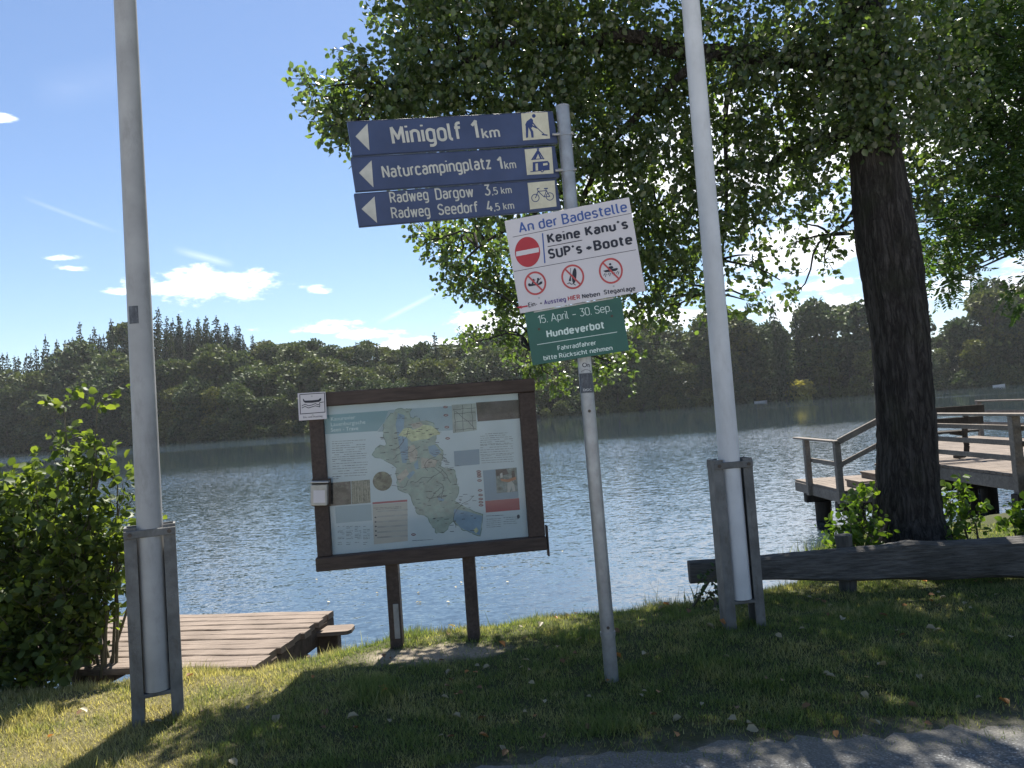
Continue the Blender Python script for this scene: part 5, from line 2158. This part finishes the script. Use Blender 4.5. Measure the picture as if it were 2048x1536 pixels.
M_stem = paint("green_brown_stem", (.09, .08, .05), .7, .3, 10)
M_bush = leafmat("bush_leaf", [(.04, .062, .025), (.06, .09, .03), (.085, .12, .037), (.13, .165, .045)], .42, (2.3, 2.25, .65), .48, .25)
bl = []
for (x, y, Y, r, k) in [(128, 815, 4.95, .045, 1), (128, 850, 4.95, .06, 1), (195, 815, 4.9, .04, 1), (193, 855, 4.9, .06, 1), (120, 900, 4.95, .12, 1), (200, 900, 4.9, .09, 1), (70, 910, 5.0, .09, 1), (235, 920, 4.95, .06, 1), (160, 940, 4.95, .16, 1), (60, 960, 5.0, .17, 1),
                      (240, 970, 4.9, .1, 1), (160, 1010, 4.9, .24, 1), (50, 1040, 4.95, .28, 1), (235, 1050, 4.9, .12, 1), (265, 1080, 4.95, .07, 1), (150, 1100, 4.85, .30, 1), (30, 1130, 4.9, .32, 1), (230, 1130, 4.9, .12, 1), (-60, 1050, 5.0, .3, 1), (-60, 1180, 5.0, .35, 1),
                      (130, 1190, 4.8, .30, 1), (40, 1220, 4.85, .32, 1), (220, 1210, 4.85, .13, 1), (110, 1270, 4.8, .24, 1), (30, 1290, 4.8, .26, 1), (180, 1270, 4.85, .12, 1), (-50, 1280, 4.9, .3, 1), (5, 935, 5.05, .10, 1), (-20, 970, 5.05, .15, 1),
                      (330, 1075, 4.95, .03, 1), (60, 1335, 4.75, .2, 1), (120, 1320, 4.75, .16, 1), (20, 1368, 4.7, .10, 1), (80, 1362, 4.7, .09, 1), (130, 1350, 4.7, .07, 1), (-40, 1372, 4.7, .12, 1), (-20, 1340, 4.8, .25, 1), (90, 1150, 5.3, .4, .8), (60, 1000, 5.3, .25, .8), (180, 1120, 5.25, .28, .8)]:
    lift = 42 if 840 < y < 1060 else 0
    bl.append((pix(x, y + lift, Y), r * (.85 if lift else 1), k))
plant("alder_bush", (-2.95, 4.95, -.06), bl, "leafy green alder bush at the shore behind the left flagpole", "bush", M_bush, .064, 3.6, 10)

M_weed = leafmat("weed_leaf", [(.045, .085, .022), (.07, .12, .03), (.11, .16, .035)], .5, (2.2, 2.2, .6))
M_ivy = leafmat("ivy_leaf", [(.02, .035, .015), (.035, .06, .02), (.05, .085, .025)], .35, (2, 2.2, .7))
for (lst, base, label) in [([(1720, 1010, 6.2, .10), (1700, 1040, 6.15, .14), (1735, 1050, 6.1, .13), (1680, 1060, 6.15, .10), (1745, 990, 6.2, .07), (1690, 1085, 6.0, .14), (1740, 1085, 6.0, .12)], (1715, 1090, 6.1), "bright broad-leaved weed left of the thick trunk"),
                           ([(1905, 1000, 6.3, .11), (1935, 1020, 6.3, .13), (1890, 1040, 6.2, .13), (1945, 1060, 6.25, .13), (1900, 1075, 6.1, .14), (1915, 975, 6.4, .06)], (1905, 1090, 6.2), "sprawling weed right of the thick trunk"),
                           ([(2040, 1035, 6.0, .09), (2055, 1065, 6.0, .12), (2030, 1060, 6.0, .06), (2080, 1040, 6.0, .15)], (2055, 1090, 6.0), "yellow-green weed behind the log barrier at the right edge")]:
    p = pix(base[0], base[1], base[2])
    z = float(ground_z(p.x, p.y))
    plant("weed", (p.x, p.y, z), [(pix(x, y, Y), r, 1) for x, y, Y, r in lst], label, "plant", M_weed, .062, 3.0, 7, None, .6, twl=.14)
p = pix(1425, 1180, 5.15)
plant("weed", (p.x, p.y, float(ground_z(p.x, p.y))), [(pix(x, y, Y), r, 1) for x, y, Y, r in [(1425, 1165, 5.15, .05), (1415, 1185, 5.12, .06), (1428, 1205, 5.1, .06), (1440, 1145, 5.2, .035), (1405, 1205, 5.15, .05)]],
      "small grey-green weed at the water's edge under the log barrier's end", "plant", M_ivy, .035, 2.6, 7, None, .5, twl=.09)


def tuft(px, py, Y, n, h, sp, label, mat):
    p = pix(px, py, Y)
    z = float(ground_z(p.x, p.y))
    vs, fs = [], []
    for k in range(n):
        b_ = np.array([random.gauss(0, sp), random.gauss(0, sp * .5), 0])
        hh = h * random.uniform(.5, 1)
        a = random.uniform(0, 6.28)
        ln = random.uniform(.1, .6) * hh
        w = .005
        side = np.array([math.cos(a + 1.57), math.sin(a + 1.57), 0]) * w
        i = len(vs)
        for j in range(5):
            k_ = j / 4
            c_ = b_ + np.array([math.cos(a) * ln * k_ ** 2, math.sin(a) * ln * k_ ** 2, hh * k_ * (1 - .15 * k_)])
            ww = side * (1 - k_ * .92)
            vs += [c_ - ww, c_ + ww]
        for j in range(4):
            fs.append((i + 2 * j, i + 2 * j + 1, i + 2 * j + 3, i + 2 * j + 2))
    o = link("reed_tuft", np_mesh("reed_tuft", vs, fs, mat), None, (p.x, p.y, z))
    tag(o, label, "reeds")


M_reedl = leafmat("reed_blade", [(.05, .075, .03), (.09, .12, .04), (.15, .15, .06)], .4, (1.8, 1.9, .8))
tuft(1610, 1110, 6.4, 60, .34, .10, "tuft of tall reed blades at the water beyond the log barrier", M_reedl)
tuft(1660, 1110, 6.3, 60, .30, .12, "dense reed tuft beside the log barrier's visible post", M_reedl)
tuft(1395, 1205, 5.45, 26, .2, .05, "short grass tuft at the bank under the log barrier's end", M_reedl)

# ------------------------------------------------------------------ grass blades
M_grass, t, b = newmat("grass_blade")
pos, patch, verge, dry, n = dirt_fields(t)
rndi = t.n('ShaderNodeNewGeometry').outputs['Random Per Island']
green = t.ramp(rndi, [(0, (.09, .13, .045)), (.5, (.135, .18, .058)), (1, (.19, .225, .085))])
straw = t.ramp(rndi, [(0, (.24, .22, .10)), (.5, (.36, .32, .16)), (1, (.48, .42, .23))])
dn = t.m('ADD', t.m('MULTIPLY', t.m('SUBTRACT', t.noise(pos, 2.6, 4, .6), .47), 3.5), t.m('MULTIPLY', dry, .75))
dn = t.m('ADD', dn, t.m('MULTIPLY', t.m('SUBTRACT', rndi, .5), .5))
dn = t.m('MULTIPLY', dn, 1.0, clamp=True)
c = t.mix(dn, green, straw)
t.set(b, 'Base Color', c)
b.inputs['Roughness'].default_value = .6
b.inputs['Specular IOR Level'].default_value = .2
trn = t.n('ShaderNodeBsdfTranslucent')
t.set(trn, 'Color', t.mix(1.0, c, (1.6, 1.6, .8), 'MULTIPLY'))
mx = t.n('ShaderNodeMixShader')
mx.inputs[0].default_value = .4
t.nt.links.new(b.outputs[0], mx.inputs[1])
t.nt.links.new(trn.outputs[0], mx.inputs[2])
out = [x for x in t.nt.nodes if x.type == 'OUTPUT_MATERIAL'][0]
t.nt.links.new(mx.outputs[0], out.inputs[0])
rg = np.random.default_rng(21)
NB = 520000
y = 2.7 + 4.9 * rg.uniform(0, 1, NB) ** 1.15
x = rg.uniform(-1, 1, NB) * (y * .80 + .4)
e = edge_y(x)
vergey = 3.30 + .06 * x + .08 * np.sin(x * 3.3) + .05 * np.sin(x * 8.1 + 2)
pch = 1 - np.sqrt(((x + .62) / .55) ** 2 + ((y - 4.68) / .22) ** 2)
clump0 = (np.sin(x * 4.1) + np.sin(x * 9.3 + 1) + np.sin(y * 21)) > .4
prob = np.ones(NB)
prob = np.where((y < vergey) & (x > -.8), np.clip(.30 + (y - vergey) * 1.2, .03, 1), prob)
prob = np.where(y < 3.10 + .055 * x, 0.02, prob)
prob = np.where((y < 3.10 + .055 * x) & (y > 2.98 + .055 * x), .14 * clump0, prob)
prob = np.where(y < 2.95 + .055 * x, 0.002, prob)
prob = np.where((y < 3.15 + .055 * x) & (x < -.9), .8, prob)
prob = np.where(pch > 0, np.clip(.35 - pch * .6, .05, 1), prob)
clump = .5 + .5 * np.sin(x * 11 + 2 * np.sin(y * 7)) * np.sin(y * 13 + x * 3)
keep = (y < e + .10) & (rg.uniform(0, 1, NB) < prob * (.55 + .45 * clump))
x, y = x[keep], y[keep]
e = e[keep]
clump = clump[keep]
nb = len(x)
z = ground_z(x, y) - .004
near_edge = np.exp(-((y - e + .05) / .13) ** 2)
hgt = rg.uniform(.014, .034, nb) * (.7 + .6 * clump) * (1 + 1.3 * near_edge * rg.uniform(0, 1, nb))
hgt *= np.where(rg.uniform(0, 1, nb) < .012, 2.2, 1)
for (qx, qy) in ((POLE_BOT.x, POLE_BOT.y), (b1.x - .09, b1.y - .04), (b1.x + .09, b1.y + .04), (b2.x - .09, b2.y), (b2.x + .09, b2.y), (2.24, 5.4)):
    dq = np.hypot(x - qx, y - qy)
    hgt *= 1 + 1.5 * np.exp(-(dq / .09) ** 2) * rg.uniform(.2, 1, nb)
wild = np.clip((np.sin(x * 3.1 + 1) * np.sin(y * 4.3) + .4 * np.sin(x * 7 + y * 5)) - .55, 0, 1)
hgt *= 1 + 1.4 * wild
a = rg.uniform(0, 2 * np.pi, nb)
lean = rg.uniform(.2, 1.1, nb) * hgt
wd = rg.uniform(.0014, .003, nb) * (1 + (y - 3) * .12)
p0 = np.stack([x, y, z], -1)
side = np.stack([-np.sin(a), np.cos(a), 0 * a], -1) * wd[:, None]
tipv = p0 + np.stack([np.cos(a) * lean, np.sin(a) * lean, hgt], -1)
V = np.stack([p0 - side, p0 + side, tipv], 1).reshape(-1, 3)
gr = link("lawn_grass", np_mesh("lawn_grass", V, np.arange(nb * 3).reshape(nb, 3), M_grass))
tag(gr, "short lawn grass, dry and yellowish in the sun at the left", "grass", kind='stuff')

# ------------------------------------------------------------------ fallen leaves on the lawn
M_fall = leafmat("dry_leaf", [(.30, .24, .12)], .2, (1.3, 1.2, .8))
leaf_kinds = []
for kind, colr in (("pale", (.27, .235, .15)), ("brown", (.16, .085, .04)), ("orange", (.34, .15, .05))):
    m = leafmat(kind + "_dry_leaf", [colr, tuple(v * 1.25 for v in colr)], .25, (1.3, 1.2, .8))
    for k in range(2):
        P = leaves(np.zeros((1, 3)), np.array([[1., 0, .1]]), [1.0], np.random.default_rng(40 + k), 4, LEAF2, .5 + .3 * k)[0]
        P[:, 2] -= P[:, 2].min()
        me = np_mesh(kind + "_leaf", P, [(0, 3, 2, 1), (0, 5, 4, 3)], m)
        leaf_kinds.append((kind, me))
rl = random.Random(77)
placed = 0
labels = {"pale": ("pale dry leaf lying on the lawn", "pale fallen leaves on the lawn"), "brown": ("curled brown leaf lying on the lawn", "brown fallen leaves on the lawn"),
          "orange": ("orange autumn leaf lying on the lawn", "orange fallen leaves on the lawn")}
while placed < 170:
    y = rl.uniform(3.2, 5.9)
    x = rl.uniform(-.72, .72) * y
    if y > float(edge_y(x)) - .08:
        continue
    if x < -1.0 and rl.random() < .55:
        continue
    kd, me = rl.choice(leaf_kinds[:2] * 3 + leaf_kinds[2:4] * 2 + leaf_kinds[4:])
    o = link("fallen_leaf", me, None, (x, y, float(ground_z(x, y)) + rl.uniform(.012, .03)))
    s_ = rl.uniform(.025, .058)
    o.scale = (s_, s_, s_)
    o.rotation_euler = (rl.uniform(-.5, .5), rl.uniform(-.5, .5), rl.uniform(0, 6.28))
    tag(o, labels[kd][0], "leaf", labels[kd][1])
    placed += 1
m = paint("floating_leaf_yellow", (.55, .47, .22), .4, .1)
for (px, py) in [(654, 1206), (640, 1187), (752, 1188), (840, 1186), (838, 1205), (843, 1206), (893, 1206), (920, 1166), (967, 1137), (1012, 1166), (910, 1175), (1063, 1132), (1126, 1103), (631, 1160), (1122, 925)]:
    p = pixz(px, py, WATER_Z)
    o = link("floating_leaf", leaf_kinds[0][1], None, (p.x, p.y, WATER_Z + .012))
    s_ = .045
    o.scale = (s_, s_, s_)
    o.rotation_euler = (0, rl.uniform(.05, .2), rl.uniform(0, 6.28))
    tag(o, "pale leaf floating on the water behind the information board", "leaf", "floating leaves on the lake")

# ------------------------------------------------------------------ far shore trees
M_ftrunk = paint("far_trunk", (.10, .09, .08), .9, .3, 3)
M_fdec = leafmat("far_deciduous_leaf", [(.035, .052, .024), (.06, .083, .034), (.085, .11, .042), (.13, .15, .06)], .12, (1.7, 1.8, .9), .6, .15, True)
M_fspr = leafmat("far_spruce_needle", [(.02, .032, .018), (.03, .045, .024), (.042, .06, .03)], .15, (1.5, 1.6, 1), .7, .1, True)


def far_deciduous(seed, H, Wd, lowcrown=.12):
    r_ = np.random.default_rng(seed)
    nl = 24
    lc = []
    for k in range(nl):
        hz = r_.uniform(lowcrown, .93)
        rad = Wd / 2 * math.sin(min(1, (hz - lowcrown) / (1 - lowcrown) * .85 + .18) * math.pi) ** .7
        a = r_.uniform(0, 6.28)
        d = rad * r_.uniform(.35, .9)
        lc.append((d * math.cos(a), d * math.sin(a), hz * H, Wd * r_.uniform(.12, .26)))
    C, Dd, Sz = [], [], []
    for (x_, y_, z_, lr_) in lc:
        n = 190
        u = unit(r_.normal(0, 1, (n, 3)))
        u[:, 2] = np.where(u[:, 2] < -.3, u[:, 2] * .5, u[:, 2])
        p = np.array([x_, y_, z_]) + u * lr_ * np.array([1.15, 1.15, .95]) * (r_.uniform(.5, 1.15, (n, 1)) ** .5)
        C.append(p)
        Dd.append(u + r_.normal(0, .7, (n, 3)) + np.array([0, 0, -.2]))
        Sz.append(r_.uniform(.5, 1.1, n))
    P = leaves(np.concatenate(C), np.concatenate(Dd), np.concatenate(Sz), r_, .5)
    crown = leaf_mesh("far_crown", P, M_fdec)
    mb = MB()
    mb.tube([(0, 0, -1), (.1, 0, H * .3), (0, .1, H * .6), (0, 0, H * .85)], [.32, .24, .14, .04], 7)
    for (x_, y_, z_, lr_) in lc[:7]:
        mb.tube([(0, 0, z_ * .55), (x_ * .5, y_ * .5, z_ * .8), (x_, y_, z_)], [.12, .08, .03], 5)
    o = mb.build("t", M_ftrunk)
    me = o.data
    bpy.data.objects.remove(o)
    return crown, me


def far_spruce(seed, H, Wd):
    r_ = np.random.default_rng(seed)
    C, Dd, Sz = [], [], []
    lv = 26
    for k in range(lv):
        hz = .10 + .89 * k / lv
        rad = Wd / 2 * (1 - hz) ** .85 * r_.uniform(.75, 1.15) + .12
        nb_ = 9 if hz < .8 else 6
        a0 = r_.uniform(0, 6.28)
        for j in range(nb_):
            a = a0 + j * 2 * math.pi / nb_ + r_.uniform(-.2, .2)
            L_ = rad * r_.uniform(.75, 1.15)
            dv = np.array([math.cos(a), math.sin(a), 0])
            m_ = max(2, int(L_ / .32))
            for q in range(m_):
                k_ = (q + .3) / m_
                C.append(dv * L_ * k_ + np.array([0, 0, hz * H - .35 * L_ * k_ + .1 * L_ * k_ ** 3]) + r_.normal(0, .05, 3))
                Dd.append(dv * .6 + r_.normal(0, .5, 3) + np.array([0, 0, -.35]))
                Sz.append(r_.uniform(.55, .95))
    n = 10
    for q in range(n):
        C.append(np.array([0, 0, H * (.94 + .06 * q / n)]))
        Dd.append(r_.normal(0, .4, 3) + np.array([0, 0, .8]))
        Sz.append(.45)
    P = leaves(np.array(C), np.array(Dd), np.array(Sz), r_, .3, LEAFN * np.array([1, 1.5]), .1)
    crown = leaf_mesh("far_crown", P, M_fspr)
    mb = MB()
    mb.tube([(0, 0, -1), (0, 0, H * .5), (0, 0, H)], [.28, .16, .02], 7)
    o = mb.build("t", M_ftrunk)
    me = o.data
    bpy.data.objects.remove(o)
    return crown, me


DEC = [far_deciduous(100 + k, 16 + k % 3 * 2, 9 + (k * 1.7) % 4, .08 if k % 2 else .2) for k in range(7)]
SPR = [far_spruce(200 + k, 20, 8.0 + .7 * k) for k in range(4)]
LOW = [far_deciduous(300 + k, 6, 8, .0) for k in range(3)]


def far_tree(x, y, kind, sc, label, group, name):
    src = {'d': DEC, 's': SPR, 'l': LOW}[kind]
    cr_, tk = random.choice(src)
    z = float(ground_z(x, y))
    o = empty(name, (x, y, z - .2), label, "tree", group)
    o.rotation_euler = (random.uniform(-.03, .03), random.uniform(-.03, .03), random.uniform(0, 6.28))
    o.scale = (sc * random.uniform(.9, 1.1), sc * random.uniform(.9, 1.1), sc * random.uniform(.93, 1.07))
    link("crown", cr_, o)
    link("trunk", tk, o)
    return o


random.seed(5)
# crest profile seen across the lake: (px, py) of the tree tops
crest = [(-300, 720), (0, 706), (100, 690), (200, 662), (330, 650), (400, 655), (470, 672), (520, 690), (600, 694), (700, 700), (800, 705), (900, 700), (1000, 690), (1100, 685), (1200, 680), (1300, 660), (1420, 640),
         (1500, 632), (1600, 640), (1690, 615), (1760, 622), (1850, 640), (1900, 610), (1960, 590), (2048, 570), (2300, 560)]
cpx = [p[0] for p in crest]
cpy = [p[1] for p in crest]


def top_at(x, y):
    """height of the wood's outline at this place"""
    px, py = proj((x, y, 10))
    return pix(px, float(np.interp(px, cpx, cpy)), y).z


cnt = 0
hillL, hillG = "dark wooded hillside across the lake", "trees of the far hillside wood"
rows = [(3, 7.5, 0), (10, 8.0, 1), (19, 8.5, 2), (31, 8.5, 3), (46, 6.0, 4), (64, 5.5, 5)]
for (dy, step, row) in rows:
    x = -215 + random.uniform(0, 4)
    while x < 205:
        x += step * random.uniform(.75, 1.25)
        y = float(far_y(x)) + dy + random.uniform(-2, 2)
        px, _ = proj((x, y, 5))
        if px < -130 or px > 2180 or cnt > 480:
            continue
        zt = top_at(x, y)
        gz = float(ground_z(x, y))
        spr = px < 500 and row >= 3 and random.random() < .88
        if row >= 1 and not spr and px < 560 and random.random() < .25:
            spr = True
        if px > 560 and random.random() < .07:
            spr = True
        if px < 520 and row >= 4 and random.random() < .9:
            spr = True
        limh = zt - gz
        frac = [.5, .62, .8, .95, 1.1, 1.12][row]
        if px < 520 and row == 3:
            frac = .70
        if px > 1150:
            frac = [.62, 1.0, 1.08, .66, .85, .7][row]
        h = limh * frac * (random.uniform(.78, 1.05) if row < 4 else random.uniform(.93, 1.05))
        if px > 1150 and (row > 3 or (0 < row < 3 and random.random() < .3)):
            continue
        h = max(5, min(h, 31))
        if spr:
            sc = min(h * random.uniform(1.0, 1.15), 31) / 20
            o = far_tree(x, y, 's', sc * random.uniform(.88, 1.12), "pointed dark spruce in the wood across the lake", "spruces of the wood across the lake", "spruce_tree")
            o.scale.x *= .85
            o.scale.y *= .85
        else:
            sc = h / 17
            o = far_tree(x, y, 'd', sc, "rounded broadleaf tree in the wood across the lake", "broadleaf trees of the wood across the lake", "broadleaf_tree")
            wide = max(sc, .8)
            o.scale.x = o.scale.y = wide * random.uniform(.9, 1.15)
        cnt += 1
# overhanging shrubs along the far waterline
x = -200
k = 0
while x < 190:
    x += random.uniform(4.5, 7.5)
    y = float(far_y(x)) + random.uniform(-3.5, -1.5)
    px, _ = proj((x, y, 1))
    if px < -60 or px > 2120:
        continue
    far_tree(x, y, 'l', random.uniform(.6, 1.1), "low shrub overhanging the far waterline", "shrubs along the far waterline", "shrub")
    k += 1
# tall spruces that stand out against the sky
crest_sp = [(q_ + random.uniform(-5, 5), float(np.interp(q_, cpx, cpy)) + random.uniform(-2, 20), random.uniform(322, 350)) for q_ in range(-60, 505, 11)]
for (px, py, Y) in crest_sp + [(870, 668, 290), (1545, 605, 275), (1590, 625, 278), (342, 640, 330), (362, 632, 332), (392, 640, 325), (407, 645, 330), (450, 650, 322), (475, 655, 322), (290, 655, 330), (225, 650, 325), (90, 672, 335), (1560, 640, 270), (805, 690, 290)]:
    p = pix(px, py - 4, Y - 18)
    Y = Y - 18
    gz = float(ground_z(p.x, Y))
    sc = (p.z - gz) / 20
    o = far_tree(p.x, Y, 's', 1, "", None, "spruce_tree")
    o.scale = (min(sc, 1.15), min(sc, 1.15), sc)
    if px == 870:
        tag(o, "lone pointed spruce rising above the wood right of the clouds", "tree")
    elif px in (1545, 1590):
        tag(o, "pointed spruce above the wood between the right flagpole and the trunk", "tree", "spruces above the right wood")
    else:
        tag(o, "tall pointed spruce on the crest of the far wood", "tree", "tall spruces on the crest")
# golden bush at the far shore
M_gold = leafmat("golden_leaf", [(.20, .19, .05), (.28, .25, .06), (.34, .30, .09)], .35, (1.5, 1.5, .7))
cr_, tk = LOW[0]
me = cr_.copy()
me.materials[0] = M_gold
p = pix(1597, 790, float(far_y(93)) - 13)
gb = empty("golden_bush", (p.x, p.y, -1.3), "pale golden bush at the far waterline right of the flagpole", "bush")
gb.scale = (1.2, .9, .95)
link("foliage", me, gb)
link("stems", tk, gb)
# small boats moored under the far trees
M_boat = paint("boat_white", (.6, .6, .58), .4, .1)
for (px, lab) in ((1532, "tiny pale rowing boat moored left of the golden bush"), (1955, "tiny pale boat moored under the far trees at the right")):
    xx = pix(px, 797, 252).x
    yy = float(far_y(xx)) - 8.5
    bo_ = empty("rowing_boat", (xx, yy, WATER_Z), lab, "boat", "boats at the far shore")
    vs, fs = [], []
    n = 12
    for i in range(n + 1):
        k = i / n
        w_ = .75 * math.sin(min(1, k * 1.25 + .12) * math.pi * .5) * (1 if k < .6 else math.cos((k - .6) / .4 * math.pi / 2) ** .6 + .02)
        L_ = -2.2 + 4.4 * k
        hh = .45 + .2 * k * k
        vs += [(L_, -w_, hh), (L_, -w_ * .7, -.1), (L_, w_ * .7, -.1), (L_, w_, hh)]
    for i in range(n):
        for j in range(3):
            fs.append((i * 4 + j, i * 4 + j + 1, i * 4 + j + 5, i * 4 + j + 4))
    fs.append((0, 3, 2, 1))
    mb = MB()
    mb.add(vs, fs)
    mb.build("hull", M_boat, bo_)
    mb = MB()
    for x_ in (-1.0, .5):
        mb.box((x_, 0, .3), (.25, 1.1, .05))
    mb.build("thwart", M_deck, bo_)
    bo_.rotation_euler = (0, 0, random.uniform(-.3, .3))

# ------------------------------------------------------------------ haze
hm = bpy.data.materials.new("haze_air")
hm.use_nodes = True
nt = hm.node_tree
for nd in list(nt.nodes):
    if nd.type == 'BSDF_PRINCIPLED':
        nt.nodes.remove(nd)
pv = nt.nodes.new('ShaderNodeVolumePrincipled')
pv.inputs['Color'].default_value = (.93, .95, 1, 1)
pv.inputs['Density'].default_value = 0.0001
pv.inputs['Anisotropy'].default_value = .3
nt.links.new(pv.outputs[0], [x for x in nt.nodes if x.type == 'OUTPUT_MATERIAL'][0].inputs['Volume'])
mb = MB()
mb.box((0, 150, 27), (2400, 3000, 62))
hz = mb.build("haze", hm)
tag(hz, kind='stuff')
print("objects", len(bpy.data.objects), "far trees", cnt, "shrubs", k, "leaves", len(Bc), "grass", nb)
